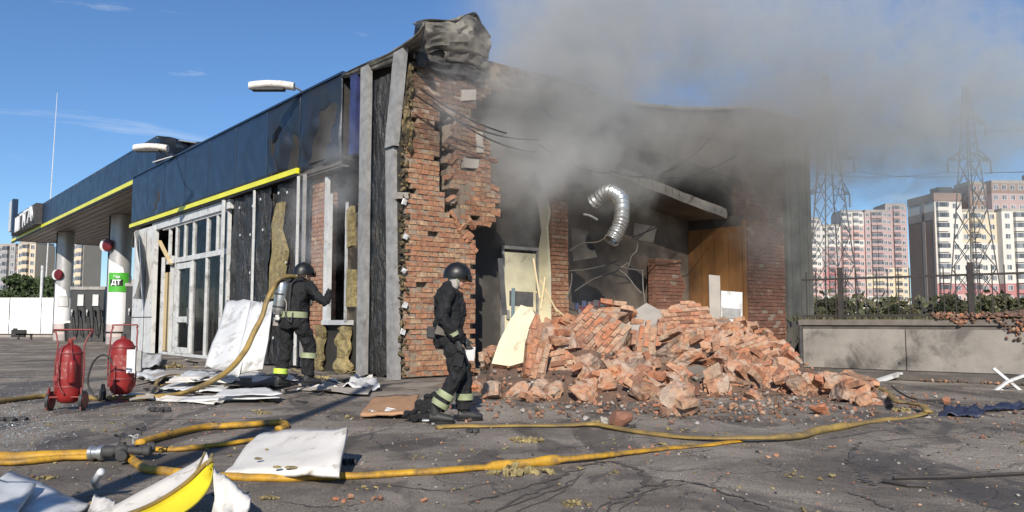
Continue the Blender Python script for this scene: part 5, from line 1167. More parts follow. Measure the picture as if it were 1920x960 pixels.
# branching valve with couplings and hand wheels
g = gh(228, 845, .09); t = thing('hose_divider', 'metal branching valve with hand wheels joining the yellow hoses', 'hose valve', g)
q = MB(); q.ell((0, 0, 0), (.065, .055, .05)); q.tube([(-.13, 0, -.01), (-.06, 0, -.01), (-.05, 0, 0), (.0, 0, 0)], [.048, .048, .036, .036], 12); q.tube([(0, 0, 0), (.14, .12, 0)], .03, 12); q.tube([(0, 0, 0), (.16, .02, -.01)], .03, 12); q.tube([(0, 0, 0), (.06, -.12, -.02)], .03, 12); q.box((0, 0, .05), (.05, .04, .02)); q.build('valve_body', m_dark, t, smooth=40)
q = MB(); q.lathe([(.04, 0), (.056, .005), (.056, .03), (.046, .035), (.046, .075), (.058, .08), (.058, .11), (.04, .12)], 18, (-.25, .0, -.02), (0, math.pi / 2, 0)); q.build('hose_coupling', m_alu, t, smooth=40)
for p, rt in (((.14, .12, 0), (0, math.pi / 2, .7)), ((.16, .02, -.01), (0, math.pi / 2, .1)), ((.06, -.13, -.02), (0, math.pi / 2, -1.1))):
    q = MB(); q.lathe([(.034, 0), (.043, .01), (.043, .05), (.034, .06)], 14, p, rt); q.build('hose_coupling', m_dark, t, smooth=40)
for p in ((-.03, .02, .06), (.10, .10, .10), (.09, .0, .05)):
    q = MB(); q.tube([p, (p[0], p[1], p[2] + .05)], .01, 6); a = [(p[0] + .035 * math.cos(x * .5236), p[1] + .035 * math.sin(x * .5236) * .7, p[2] + .055 + .012 * math.sin(x)) for x in range(13)]; q.tube(a, .008, 6); q.build('hand_wheel', m_dark if p[0] != .09 else m_grey, t)

# ------------------------------------------------------------------ wheeled fire extinguishers
def extinguisher(px, py, lab, s_, rz, variant):
    g = G(px, py); t = thing('wheeled_fire_extinguisher', lab, 'fire extinguisher', (g.x, g.y, gz(g.x, g.y)), rz); t.scale = (s_,) * 3
    r = .158; q = MB(); q.lathe([(0, .09), (.08, .095), (.125, .12), (.152, .17), (r, .22), (r, .70), (.150, .76), (.12, .82), (.08, .855), (.035, .865), (.035, .90), (0, .90)], 28); q.build('cylinder_tank', m_red, t, smooth=50)
    q = MB(); q.tube([(0, 0, .88), (0, 0, .93)], .03, 10); q.bar((-.03, 0, .93), (.07, 0, .95), .02); q.build('valve', m_dark if variant else m_redd, t)
    for sx in (-1, 1):
        q = MB(); q.tube(spline([(sx * .17, -.02, .20), (sx * .185, .0, .55), (sx * .17, .02, .84), (sx * (.17 if variant else .2), .05, .96), (sx * (.15 if variant else .23), .08, 1.03)], 4), .011, 6); q.build('frame_tube', m_redd, t, smooth=True)
    hw = .16 if variant else .25
    q = MB(); q.grid(lambda u, v: (.1595 * math.sin((u - .5) * 1.5 + (.1 if variant else -.5)), -.1595 * math.cos((u - .5) * 1.5 + (.1 if variant else -.5)), .42 + .22 * v), 10, 1); q.build('faded_label', M('faded_label_%d' % variant, (.26, .04, .035), (.34, .16, .14), .6, scale=14, lo=.52, hi=.58, bump=0), t)
    for zz in (.30, .74): q = MB(); q.lathe([(.160, 0), (.163, .004), (.163, .022), (.160, .026)], 24, (0, 0, zz)); q.build('tank_strap', m_redd, t, smooth=40)
    q = MB(); q.tube(spline([(-hw, .08, 1.02), (-hw, .08, 1.05), (-hw + .03, .08, 1.06), (hw - .03, .08, 1.06), (hw, .08, 1.05), (hw, .08, 1.02)], 3), .012, 6); q.build('handle_bar', m_redd, t, smooth=True)
    if not variant:
        q = MB(); q.tube([(-.19, -.12, .18), (.19, -.12, .18)], .012, 6); q.tube([(-.19, -.12, .18), (-.19, .06, .12)], .012, 6); q.tube([(.19, -.12, .18), (.19, .06, .12)], .012, 6); q.build('base_frame', m_redd, t)
        for sx in (-1, 1):
            wh = MB(); wh.lathe([(.10, -.02), (.125, -.018), (.125, .018), (.10, .02)], 20, (sx * .21, -.04, .127), (0, math.pi / 2, 0)); wh = wh.build('wheel', m_rubber, t, smooth=40)
            q = MB(); q.lathe([(0, -.024), (.098, -.024), (.098, .024), (0, .024)], 16, (sx * .21, -.04, .127), (0, math.pi / 2, 0)); q.build('rim', m_redd, wh, smooth=40)
            q = MB(); q.bar((sx * .21, -.13, .02), (sx * .20, -.1, .3), .018, .03); q.build('stand_leg', m_redd, t)
        q = MB(); q.lathe([(0, 0), (.045, .01), (.052, .03), (.052, .25), (.04, .29), (.015, .31), (.015, .34), (0, .34)], 16, (.10, -.17, .36)); q.build('gas_cartridge', m_red, t, smooth=40)
        q = MB(); q.tube(spline([(0, -.03, .88), (-.05, -.14, .80), (-.06, -.175, .6), (-.05, -.18, .35), (.02, -.18, .22)], 5), .012, 6); q.build('discharge_hose', m_redd, t, smooth=True)
        q = MB(); q.tube(spline([(.10, -.17, .70), (.08, -.15, .78), (.03, -.06, .88)], 4), .008, 5); q.build('gas_pipe', m_redd, t); q = MB(); q.bb(-.12, -.07, -.185, -.16, .40, .46); q.build('hose_clip', m_redd, t)
    else:
        q = MB(); q.bb(.09, .20, -.20, -.10, .40, .72); bx = q.build('document_box', m_white, t); q = MB(); q.bb(.21, .27, -.18, -.08, .42, .70); q.build('box_side', m_grey, bx)
        q = MB(); q.tube([(-.06, -.17, .10), (-.06, -.17, .5)], .012, 6); q.build('lance_pipe', m_redd, t)
        q = MB(); q.tube(spline([(-.08, -.12, .48), (-.14, -.10, .60), (-.25, -.06, .645), (-.36, -.02, .56), (-.42, 0, .40), (-.43, 0, .26), (-.38, -.02, .14), (-.30, -.05, .06), (-.15, -.1, .03)], 6), .014, 8); q.build('discharge_hose', m_rubber, t, smooth=True)
        q = MB(); q.lathe([(.03, 0), (.045, .02), (.045, .10), (.03, .18), (.02, .22)], 12, (-.22, -.08, .03)); q.build('discharge_horn', m_black, t, smooth=40)
        q = MB(); q.tube([(0, -.10, .0), (0, -.1, .12)], .02, 8); q.bb(-.1, .1, -.13, .1, .0, .02); q.build('base_foot', m_redd, t)
extinguisher(127, 770, 'red wheeled fire extinguisher with side gas cartridge, standing at the left', .93, .1, 0)
extinguisher(227, 752, 'red fire extinguisher with white box and black looped hose', .99, .25, 1)

# ------------------------------------------------------------------ fallen sheets and scrap
def sheet(P3, th, mt, lab, name='metal_sheet', cat='sheet', nu=16, nv=10, amp=.02, fr=2.5, seed=1, group=None, smooth=True, bend=None):
    a, b_, c, d = [Vector(p) for p in P3]; q = MB(); N = (b_ - a).cross(d - a).normalized(); N = N if N.z > 0 else -N
    def f(u, v):
        p = a.lerp(b_, u).lerp(d.lerp(c, u), v); k = amp * (mn.noise(Vector((u * fr, v * fr, seed))) + .4 * mn.noise(Vector((u * fr * 3, v * fr * 3, seed + 9))))
        if bend: k += bend(u, v)
        return p + N * k
    q.grid(f, nu, nv); o = q.build(name, mt, smooth=smooth); mod(o, 'SOLIDIFY', thickness=th, offset=-1); return tag(o, lab, cat, group)
def gg(px, py, z): return G(px, py, z)
sheet([gg(420, 886, .03), gg(634, 886, .10), gg(650, 799, .30), gg(485, 812, .10)], .03, m_white2, 'large dusty white panel lying tilted in the middle foreground', amp=.03, seed=2)
q = MB()
for px, py, sx in ((482, 868, .12), (500, 850, .04), (560, 860, .06), (624, 841, .03), (520, 884, .10), (440, 848, .03), (545, 884, .14)):
    g = gg(px, py, .07); q.rock((g.x, g.y, g.z + .03), (sx * .4, sx * .22, .012), int(sx * 100), 1, 4)
q.build('wool_flakes', [m_wool], kind='stuff')
sheet([gg(-160, 1010, .05), gg(60, 985, .05), gg(168, 944, .06), gg(20, 882, .06)], .02, m_white, 'bluish white flat panel in the bottom left corner, crossed by the pole shadow', amp=.025, seed=4)
sheet([gg(-200, 960, .10), gg(30, 958, .10), gg(68, 910, .10), gg(-90, 872, .11)], .02, m_white, 'second white panel lying on the first at the bottom left edge', amp=.03, seed=5)
q = MB(); q.tube(spline([gg(183, 912, .06), gg(178, 905, .10), gg(182, 896, .14), gg(190, 884, .19)], 4), .022, 10); tag(q.build('plastic_pipe', m_white, smooth=True), 'short white plastic pipe stub sticking up between the bottom left panels', 'pipe')
# curved yellow sheet with its torn white backing
a = D(245, 975, 4.35); b_ = D(378, 935, 4.25); c = D(402, 872, 4.75); d = D(372, 872, 4.8)
def arc_pts(ps): return spline([D(*p) for p in ps], 8)
e1 = arc_pts(((150, 990, 4.2), (240, 968, 4.3), (300, 942, 4.45), (350, 908, 4.6), (385, 874, 4.75), (398, 868, 4.8)))
e2 = arc_pts(((240, 1010, 4.0), (300, 985, 4.05), (345, 960, 4.15), (375, 936, 4.3), (395, 905, 4.5), (400, 872, 4.78)))
n = len(e1) - 1; q = MB(); q.grid(lambda u, v: e1[int(round(u * n))].lerp(e2[int(round(u * n))], v) + Vector((0, .05 * math.sin(math.pi * v), -.06 * math.sin(math.pi * v))), n, 8)
o = q.build('curved_sheet', m_yel2, smooth=True); mod(o, 'SOLIDIFY', thickness=.006); tag(o, 'bright yellow curved sheet with pointed tip in the bottom left foreground', 'sheet')
e0 = arc_pts(((90, 985, 4.3), (190, 960, 4.4), (260, 925, 4.6), (320, 893, 4.8), (366, 868, 5.0), (386, 850, 5.1)))
q = MB(); q.grid(lambda u, v: e0[int(round(u * n))].lerp(e1[int(round(u * n))], v) + Vector((0, .02, -.03 * math.sin(math.pi * v))), n, 6)
o = q.build('curved_sheet', m_white2, smooth=True); mod(o, 'SOLIDIFY', thickness=.01); tag(o, 'long white curved strip behind the bright yellow sheet', 'sheet')
q = MB(); q.tube([p + Vector((0, -.0, .012)) for p in e1], .012, 6); tag(q.build('yellow_edging', m_hosed, smooth=True), 'ochre edging strip between the yellow sheet and the white strip', 'edging')
q = MB(); q.tube(spline([D(368, 885, 4.7), D(376, 868, 4.75), D(384, 848, 4.8)], 5), .008, 6); q.tube(spline([D(388, 872, 4.7), D(394, 862, 4.7), D(398, 852, 4.75)], 4), .01, 6); tag(q.build('frayed_end', m_wool), None, None, kind='stuff')
sheet([D(398, 1010, 4.0), D(455, 1000, 4.0), D(472, 934, 4.35), D(402, 874, 4.7)], .012, m_white2, 'crumpled white backing flap right of the yellow sheet', 'torn_flap', 'sheet', amp=.06, fr=3, seed=7)
sheet([D(150, 1000, 4.3), D(205, 980, 4.4), D(215, 938, 4.7), D(178, 925, 4.8)], .012, m_white2, 'small crumpled white flap left of the yellow sheet', 'torn_flap', 'sheet', amp=.022, fr=2, seed=8)
# white leaning panels by the shopfront
sheet([D(385, 684, 12.9), D(448, 706, 12.3), D(486, 566, 13.6), D(426, 563, 14.6)], .02, m_white, 'left one of two white panels leaning on the black membrane wall', 'white_cladding_sheet', 'panel', amp=.04, seed=11, group='white panels leaning at the shop')
sheet([D(440, 700, 12.4), D(492, 692, 12.3), D(512, 566, 13.0), D(470, 566, 13.5)], .02, m_white, 'right one of two white leaning panels, behind the raised hose', 'white_cladding_sheet', 'panel', amp=.04, seed=12, group='white panels leaning at the shop')
# layered fallen sheets at the foot of the shopfront
spec = [((215, 742), (400, 757), (430, 748), (250, 737), .02, m_white2, 'dusty white strip lying furthest left behind the extinguishers', .03),
        ((440, 718), (560, 712), (540, 700), (450, 706), .10, m_white, 'white strip by the left boot of the firefighter with cylinder', .04),
        ((310, 716), (450, 712), (440, 704), (330, 706), .14, m_white2, 'dusty white sheet edge above the broad white sheet', .06),
        ((300, 728), (420, 735), (500, 700), (390, 690), .05, m_white, 'broad white sheet under the hose at the foot of the leaning panels', .05),
        ((330, 752), (525, 745), (520, 737), (360, 742), .04, m_white, 'long narrow white strip nearest the camera by the doorway', .02),
        ((400, 742), (530, 738), (500, 726), (420, 730), .12, m_white, 'second white strip lying just behind the long one', .02),
        ((250, 690), (300, 686), (305, 664), (268, 662), .14, m_white, 'bent white cladding piece at the foot of the shop corner', .08),
        ((270, 712), (390, 700), (420, 690), (300, 696), .10, m_conc, 'grey sheet lying flat before the glass door', .04),
        ((420, 724), (520, 720), (560, 700), (450, 705), .09, m_conc_s, 'sooty grey sheet by the boots of the firefighter with cylinder', .05),
        ((560, 730), (690, 738), (700, 722), (600, 716), .03, m_conc, 'thin grey film sheet on the ground before the steel posts', .04),
        ((640, 727), (712, 725), (705, 709), (662, 708), .06, m_white, 'crumpled clear plastic film at the foot of the corner post', .10),
        ((338, 705), (372, 712), (408, 696), (352, 694), .16, m_white, 'small tilted white plate near the doorstep', .06),
        ((246, 700), (290, 716), (330, 700), (280, 692), .10, m_white, 'torn white scrap beside the red extinguisher box', .08)]
for i, (a, b_, c, d, z, mt, lab, am) in enumerate(spec):
    sheet([gg(*a, z), gg(*b_, z + rnd.uniform(-.02, .04)), gg(*c, z + .03), gg(*d, z + .05)], .012, mt, lab, 'fallen_sheet', 'sheet', amp=am, seed=20 + i, fr=3)
q = MB(); rr = random.Random(77)
for i in range(150):
    px, py = rr.uniform(255, 700), rr.gauss(715, 18)
    if py < 672 or py > 756: continue
    g = G(px, py); s_ = rr.uniform(.05, .35); q.box((g.x, g.y, gz(g.x, g.y) + rr.uniform(.01, .09)), (s_, s_ * rr.uniform(.15, .5), .008), (rr.uniform(-.3, .3), rr.uniform(-.3, .3), rr.random() * 3), .02, rr.choice([0, 0, 1, 2, 2, 3]), rr)
q.build('debris', [m_white2, m_conc, m_dark, m_wool], kind='stuff')
# rockwool tufts lying about, each its own clump
def tuft(px, py, sx, lab, seed, z=0, nm='wool_tuft'):
    g = G(px, py); rr = random.Random(seed); q = MB()
    for i in range(24): a = rr.random() * 6.3; d = rr.random() ** .6; q.rock((math.cos(a) * d * sx, math.sin(a) * d * sx * .6, rr.uniform(.0, .5) * sx * .6 * (1.1 - d) + .01), (sx * rr.uniform(.12, .3), sx * rr.uniform(.1, .22), sx * rr.uniform(.08, .18)), i, 1, 5, (rr.random() * 3, rr.random(), rr.random() * 6), .35)
    o = q.build(nm, m_wool); o.location = (g.x, g.y, gz(g.x, g.y) + z); tag(o, lab, 'mineral wool', 'tufts of mineral wool on the ground')
for a in ((960, 890, .17, 'large tuft of mineral wool beside the long hose, left half', 1), (1005, 888, .13, 'brownish tuft of mineral wool right of the large one', 2), (1080, 948, .09, 'tuft of mineral wool at the bottom edge among wet streaks', 3), (990, 830, .14, 'tuft of mineral wool between the two hoses', 4), (970, 826, .08, 'small yellow tuft by the dark scrap', 5), (1292, 838, .07, 'tuft stuck on the long hose at its right end', 6), (505, 936, .06, 'small tuft right of the white backing flap', 7), (90, 897, .07, 'tuft above the bottom left panels', 8), (325, 690, .30, 'wide heap of loose ochre wool before the door', 9), (500, 722, .22, 'ochre wool lump at the firefighter left boot', 10), (300, 712, .16, 'ochre wool lump by the twisted webbing', 11), (598, 712, .2, 'ochre wool lump under the window apron', 12), (1240, 836, .06, 'thin pale wool strip on the long hose', 13), (495, 775, .10, 'wool lump at the tip of the yellow hose', 14), (1690, 772, .14, 'olive wool lump by the hose fold at the right', 15), (1120, 790, .07, 'pale wool scrap by the loose brick half', 16)): tuft(*a)
# tan board with white scraps, black bundle
sheet([gg(676, 776, .05), gg(776, 772, .08), gg(786, 737, .12), gg(702, 742, .10)], .03, m_board, 'tan wooden board lying left of the firefighter in the dark helmet', 'tan_board', 'board', amp=.03, seed=31)
for i, (px, py, sx, lab) in enumerate(((738, 779, .16, 'white scrap sticking out under the tan board'), (700, 780, .10, 'small white scrap at the near corner of the tan board'), (770, 762, .08, 'white triangular scrap between board and black bundle'), (880, 680, .14, 'white box standing at the brick pier behind the firefighter'))):
    if i == 3: q = MB(); q.box((0, 0, .14), (.17, .15, .26), (0, .1, .3)); o = q.build('white_box', m_white); o.location = G(880, 712); o.location.z = .35; tag(o, lab, 'box'); continue
    g = G(px, py); q = MB(); q.box((0, 0, 0), (sx, sx * .6, .01), (.3, .2, i), .02); o = q.build('white_scrap', m_white); o.location = (g.x, g.y, .05); tag(o, lab, 'scrap')
t = thing('black_bundle', 'crumpled black turnout coat with a lime stripe lying behind the boots', 'coat', G(797, 790)); t.scale = (.78, .78, .66); q = MB(); S_ = 9.0 / FOC
pts = [(-.28, 0, .05), (-.15, .02, .16), (-.02, .05, .30), (.06, .05, .36), (.10, .02, .22), (.12, 0, .06)]
q.tube(spline([(x - .0, y, z + .02) for x, y, z in pts], 3), [.05 + .03 * math.sin(i * 1.7) for i in range(16)], 10); q.tube(spline([(-.1, -.05, .05), (.0, -.02, .2), (.02, .1, .38), (.16, .1, .44)], 3), .045, 8); q.ell((.0, 0, .06), (.16, .12, .09)); q.ell((-.12, -.06, .05), (.12, .06, .05), (0, .3, 1))
o = q.build('coat_body', m_cloth, t); m_ = mod(o, 'REMESH', mode='VOXEL', voxel_size=.014, use_smooth_shade=True)
tx = bpy.data.textures.new('folds', 'CLOUDS'); tx.noise_scale = .07; tx.noise_depth = 3; mod(o, 'DISPLACE', texture=tx, strength=.11, mid_level=.5)
q = MB(); q.box((.13, -.07, .14), (.035, .01, .16), (0, .5, 0)); q.box((.19, -.04, .10), (.10, .01, .03), (0, .3, 0)); q.build('lime_stripe', m_bandg, t)
q = MB(); q.tube([(-.02, -.12, .03), (.08, -.14, .03)], .03, 10); q.build('metal_clasp', m_alu, t)
# right hand scraps: white bar, broken window cross, blue plastic, rods
t = q = MB(); q.bar(D(1643, 715, 15.0), D(1688, 701, 15.4), .11, .06); tag(q.build('white_bar', m_white), 'white plastic profile bar lying by the retaining wall foot', 'bar')
t = thing('window_cross', 'broken white window frame cross propped at the retaining wall', 'window frame', D(1888, 716, 13.2)); o_ = Vector(t.location)
for a, b_ in (((1862, 690), (1925, 742)), ((1856, 740), (1888, 716)), ((1888, 716), (1930, 700))): q = MB(); q.bar(D(*a, 13.2 if a[1] < 715 else 13.1) - o_, D(*b_, 13.1) - o_, .055, .04); q.build('frame_bar', m_white, t)
q = MB(); q.bar(D(1853, 733, 13.1) - o_, D(1860, 746, 13.1) - o_, .07, .04); q.bar(D(1875, 731, 13.1) - o_, D(1882, 734, 13.1) - o_, .06, .04); q.build('frame_bracket', m_white, t)
m_bl = M('blue_plastic', (.018, .025, .07), (.04, .045, .06), .5, scale=9, bump=.4)
for i, (P, lab) in enumerate((([(1758, 776), (1840, 780), (1850, 764), (1775, 762)], 'crumpled dark blue plastic scrap at the right by the hose fold'), ([(1845, 768), (1960, 762), (1960, 754), (1850, 758)], 'long blue plastic strip reaching the right edge'))):
    sheet([gg(*P[0], .03), gg(*P[1], .03), gg(*P[2], .08), gg(*P[3], .06)], .01, m_bl, lab, 'blue_plastic', 'plastic scrap', amp=.09, fr=5, seed=41 + i)
q = MB(); q.tube([gh(1675, 896, .02), gh(1800, 893, .02), gh(1960, 884, .02)], .012, 6); tag(q.build('steel_rod', m_rail), 'thin dark rod lying on the asphalt at the lower right', 'rod')
q = MB(); q.tube([gh(1655, 902, .02), gh(1700, 910, .015), gh(1742, 911, .01)], .016, 6); tag(q.build('steel_rod', m_rail), 'short dark strip lying just below the thin rod', 'rod')
q = MB(); q.tube(spline([gh(1672, 725, .1), gh(1690, 738, .05), gh(1720, 748, .03), gh(1790, 748, .03)], 4), .014, 6); tag(q.build('steel_rod', m_rail), 'bent black rod between the heap tail and the wall', 'rod')
for i, (px, py, sx, lab) in enumerate(((885, 812, .12, 'dark scrap on the asphalt beside the wool between hoses'), (300, 772, .20, 'black burnt lump behind the red extinguisher shadow'), (20, 790, .18, 'dark wet rag among glass at the left edge'), (655, 872, .08, 'black twisted scrap beside the white panel corner'), (1185, 800, .06, 'dark ash clump right of the loose brick half'))):
    g = G(px, py); rr = random.Random(i); q = MB()
    for k in range(14): q.rock((rr.uniform(-sx, sx) * .7, rr.uniform(-sx, sx) * .35, .02), (sx * .3, sx * .2, .03), k, 1, 5, (0, 0, rr.random() * 3), .2)
    o = q.build('burnt_scrap', m_dark); o.location = (g.x, g.y, gz(g.x, g.y)); tag(o, lab, 'scrap')
# glass crumbs: sparkle at left
q = MB(); rr = random.Random(6)
for i in range(1900):
    px, py = (rr.gauss(30, 55), rr.gauss(795, 22)) if i % 2 else (rr.uniform(0, 420), rr.gauss(740, 22))
    if py < 690: continue
    g = G(px, py); r = rr.uniform(.003, .009); q.box((g.x, g.y, gz(g.x, g.y) + r * .4), (r * 1.6, r * 1.3, r * .5), (rr.random(), rr.random(), rr.random() * 6), r * .3, 0, rr)
q.build('glass_crumbs', M('broken_glass', (.34, .38, .40), None, .08, bump=0), kind='stuff')

# ------------------------------------------------------------------ people
def remesh(o, vox, folds=0, fs=.12, sm=0):
    mod(o, 'REMESH', mode='VOXEL', voxel_size=vox, use_smooth_shade=True)
    if sm: mod(o, 'SMOOTH', factor=.5, iterations=sm)
    if folds: tx = bpy.data.textures.new('cloth_folds', 'CLOUDS'); tx.noise_scale = fs; tx.noise_depth = 3; mod(o, 'DISPLACE', texture=tx, strength=folds, mid_level=.5)
Y_ = Vector((0, 1, 0))
def band(q, p, d, a, b_, w_):
    p = Vector(p); d = Vector(d).normalized(); s_ = d.cross(Y_); s_.normalize(); u = s_.cross(d)
    rg = [[p + d * k + s_ * (a * m_ * math.cos(x)) + u * (b_ * m_ * math.sin(x)) for x in [2 * math.pi * j / 20 for j in range(20)]] for k, m_ in ((-w_ / 2, .9), (-w_ / 2, 1), (w_ / 2, 1), (w_ / 2, .9))]
    q.rings(rg, False)
def hand(parent, wrist, d, palm_n, side, mt, curl=.5, name='hand'):
    """palm, four unequal bent fingers, thumb from the side of the palm"""
    d = Vector(d).normalized(); n = Vector(palm_n); n = (n - d * n.dot(d)).normalized(); s_ = d.cross(n) * side; w0 = Vector(wrist); q = MB()
    q.tube([w0 - d * .02, w0 + d * .04, w0 + d * .09], [(.022, .032), (.020, .042), (.017, .040)], 10, up=s_)
    q.ell(w0 + d * .055, (.026, .026, .045), d.to_track_quat('Z', 'Y').to_matrix())
    for i, ln in enumerate((.072, .082, .076, .06)):
        b0 = w0 + d * .088 + s_ * (.030 - i * .020); a = curl * (1 + .12 * i); d1 = d * math.cos(a) + n * math.sin(a); d2 = d * math.cos(a * 2.1) + n * math.sin(a * 2.1); d3 = d * math.cos(a * 3) + n * math.sin(a * 3)
        P = [b0 - d * .01, b0, b0 + d1 * ln * .42, b0 + d1 * ln * .42 + d2 * ln * .33, b0 + d1 * ln * .42 + d2 * ln * .33 + d3 * ln * .25]; q.tube(P, [.0095, .0095, .009, .0085, .007], 8, up=s_)
    b0 = w0 + d * .025 + s_ * .03; q.tube([w0 + d * .01 + s_ * .01, b0, b0 + d * .035 + s_ * .025 + n * .01, b0 + d * .065 + s_ * .028 + n * .025], [.014, .013, .011, .0085], 8, up=n)
    o = q.build(name, mt, parent); remesh(o, .0042); return o
def head_parts(t, c, yaw_pitch, mt=m_skin):
    m = Euler(yaw_pitch).to_matrix(); c = Vector(c); q = MB(); T = lambda x, y, z: c + m @ Vector((x, y, z))
    q.ell(T(0, 0, .01), (.098, .076, .115), m, 16, 12); q.ell(T(.035, 0, -.055), (.062, .056, .062), m, 14, 10); q.ell(T(.068, 0, -.095), (.026, .026, .02), m)      # skull, jaw, chin
    q.tube([T(.092, 0, .02), T(.112, 0, -.018), T(.098, 0, -.03)], [.009, .015, .01], 8, up=m @ Y_)                                                              # nose
    for s_ in (-1, 1): q.ell(T(.0, s_ * .077, -.005), (.018, .008, .032), m); q.ell(T(.072, s_ * .04, -.02), (.025, .02, .02), m); q.ell(T(.088, s_ * .03, .028), (.014, .022, .007), m)
    q.ell(T(.09, 0, -.055), (.012, .024, .006), m); q.ell(T(.088, 0, -.067), (.012, .02, .006), m)
    o = q.build('head', mt, t); remesh(o, .006, sm=2)
    for s_ in (-1, 1): q = MB(); q.ell(T(.083, s_ * .031, .012), (.010, .012, .010), m); q.build('eye', m_rubber, o, smooth=True)
    return T, m
def helmet(t, T, m, mt=m_helm):
    pr = []; rg = []
    for k in range(11):
        a = k / 10 * math.pi * .56; r = math.sin(a); z = math.cos(a); rg.append([T(-.008 + .142 * r * math.cos(x) * (1.05 if math.cos(x) > 0 else 1), .118 * r * math.sin(x), .03 + .125 * z - .012 * (1 if k == 10 else 0) - .035 * max(0, -math.cos(x)) * (k / 10) ** 3) for x in [2 * math.pi * j / 28 for j in range(28)]])
    rg = rg[1:]; q = MB(); q.rings(rg, True); h = q.build('helmet', mt, t, smooth=40); mod(h, 'SOLIDIFY', thickness=.008)
    q = MB(); q.grid(lambda u, v: T(.085 + .075 * math.cos((u - .5) * 2.4) + .012 * v, .125 * math.sin((u - .5) * 2.4), .045 - .06 * v), 14, 4); o = q.build('visor', m_helm, h, smooth=True); mod(o, 'SOLIDIFY', thickness=.005)
    q = MB(); q.tube([T(-.12, 0, .10), T(-.04, 0, .158), T(.05, 0, .155), T(.12, 0, .10)], .012, 8, up=m @ Y_); q.build('helmet_ridge', mt, h, smooth=True)
    q = MB()
    for s_ in (-1, 1): q.tube([T(-.02, s_ * .10, .0), T(.02, s_ * .085, -.07), T(.055, s_ * .03, -.115)], .006, 6)
    q.build('chin_strap', m_bandg, h, smooth=True); return h
def boots(t, fs):
    for an, toe, pitch in fs:
        an = Vector(an); toe = Vector(toe).normalized(); q = MB(); q.tube([an + Vector((0, 0, .16)), an + Vector((0, 0, .06)), an], [(.062, .058), (.056, .052), (.056, .05)], 12, up=Y_)
        q.tube([an - toe * .065 + Vector((0, 0, -.03)), an + toe * .02 + Vector((0, 0, -.03)), an + toe * .12 + Vector((0, 0, -.045)), an + toe * .195 + Vector((0, 0, -.055)), an + toe * .215 + Vector((0, 0, -.06))], [(.04, .05), (.05, .058), (.052, .046), (.044, .034), (.02, .018)], 12)
        o = q.build('boot', m_rubber, t); remesh(o, .009)
        q = MB(); q.tube([an - toe * .08 + Vector((0, 0, -.082)), an + toe * .06 + Vector((0, 0, -.082)), an + toe * .215 + Vector((0, 0, -.085))], [(.045, .012), (.052, .012), (.045, .012)], 10); q.build('sole', m_black, o, smooth=True)
def person(lab, loc, rz, sc_, J, hd, bands, arms_r=.062, coat=None):
    t = thing('person', lab, 'person', loc, rz); t.scale = (sc_,) * 3; q = MB(); V = Vector
    q.tube([V(p) for p in J['torso']], J['tr'], 18, up=Y_)
    for s_ in ('L', 'R'):
        q.tube(J['leg' + s_], J.get('lr' + s_, [.115, .105, .092, .082, .088]), 14, up=Y_); q.tube(J['arm' + s_], [arms_r * 1.2, arms_r * 1.08, arms_r, arms_r * .88, arms_r * .74], 12, up=V((.3, 1, .1)))
        q.ell(J['arm' + s_][0], (.085, .085, .08))
    q.ell(J['torso'][0], (.15, .18, .13)); q.tube([V(J['torso'][-1]) - V((0, 0, .06)), V(J['torso'][-1]) + V((.01, 0, .05))], [.085, .068], 12, up=Y_)
    if coat: coat(q)
    b_ = q.build('body', m_cloth, t); remesh(b_, .012, .07, .075, 3)
    T, m = head_parts(t, *hd); h = helmet(t, T, m)
    for p, d, a, bb_, w_, mt in bands: q = MB(); band(q, p, d, a, bb_, w_); q.build('reflective_band', mt, t, smooth=40)
    return t, T, m
# the one walking past the brick pier: side view, looking down and ahead
g = G(848, 790)
J = dict(torso=[(-.045, 0, .93), (-.06, 0, 1.06), (-.055, 0, 1.20), (-.05, 0, 1.34), (-.055, 0, 1.44), (-.035, 0, 1.50)], tr=[(.145, .185), (.15, .175), (.155, .18), (.15, .20), (.12, .19), (.075, .10)],
    legR=[(-.03, -.10, .92), (.02, -.10, .72), (.045, -.10, .52), (-.06, -.10, .33), (-.17, -.10, .16)], legL=[(-.04, .10, .92), (.05, .10, .73), (.13, .11, .53), (.14, .11, .31), (.13, .11, .13)],
    armR=[(-.06, -.215, 1.42), (-.10, -.245, 1.27), (-.12, -.26, 1.13), (-.04, -.26, 1.02), (.03, -.24, .90)], armL=[(-.05, .215, 1.42), (-.06, .245, 1.27), (-.05, .26, 1.13), (.04, .25, 1.02), (.12, .22, .92)])
t, T, m = person('firefighter in black turnout gear and dark helmet standing side-on before the brick pier', (g.x, g.y, gz(g.x, g.y) + .0), R(6), 1.0, J, ((.045, 0, 1.60), (0, R(14), 0)),
    [((-.075, -.10, .305), (-.6, 0, -1), .100, .105, .07, m_bandg), ((-.135, -.10, .215), (-.6, 0, -1), .103, .108, .06, m_bandg), ((.138, .11, .27), (0, 0, -1), .10, .10, .07, m_bandg), ((-.05, 0, 1.0), (.1, 0, 1), .172, .20, .055, m_rubber), ((-.0, -.255, .97), (.5, .1, -1), .058, .058, .04, m_bandg)],
    coat=lambda q: (q.tube([(-.055, 0, 1.12), (-.05, 0, 1.0), (-.04, 0, .90), (-.03, 0, .84)], [(.16, .185), (.168, .195), (.172, .20), (.168, .195)], 18, up=Y_), q.tube([(.02, 0, 1.4), (.06, 0, 1.25), (.05, 0, 1.08)], [.09, .10, .08], 12, up=Y_)))
hand(t, (.045, -.238, .875), (.25, .05, -1), (.6, .6, 0), 1, m_rubber, .45, 'glove'); hand(t, (.14, .215, .90), (.5, 0, -1), (.3, -.8, 0), -1, m_rubber, .45, 'glove')
boots(t, [((-.19, -.10, .10), (1, -.1, 0), 0), ((.13, .11, .10), (1, .1, 0), 0)])
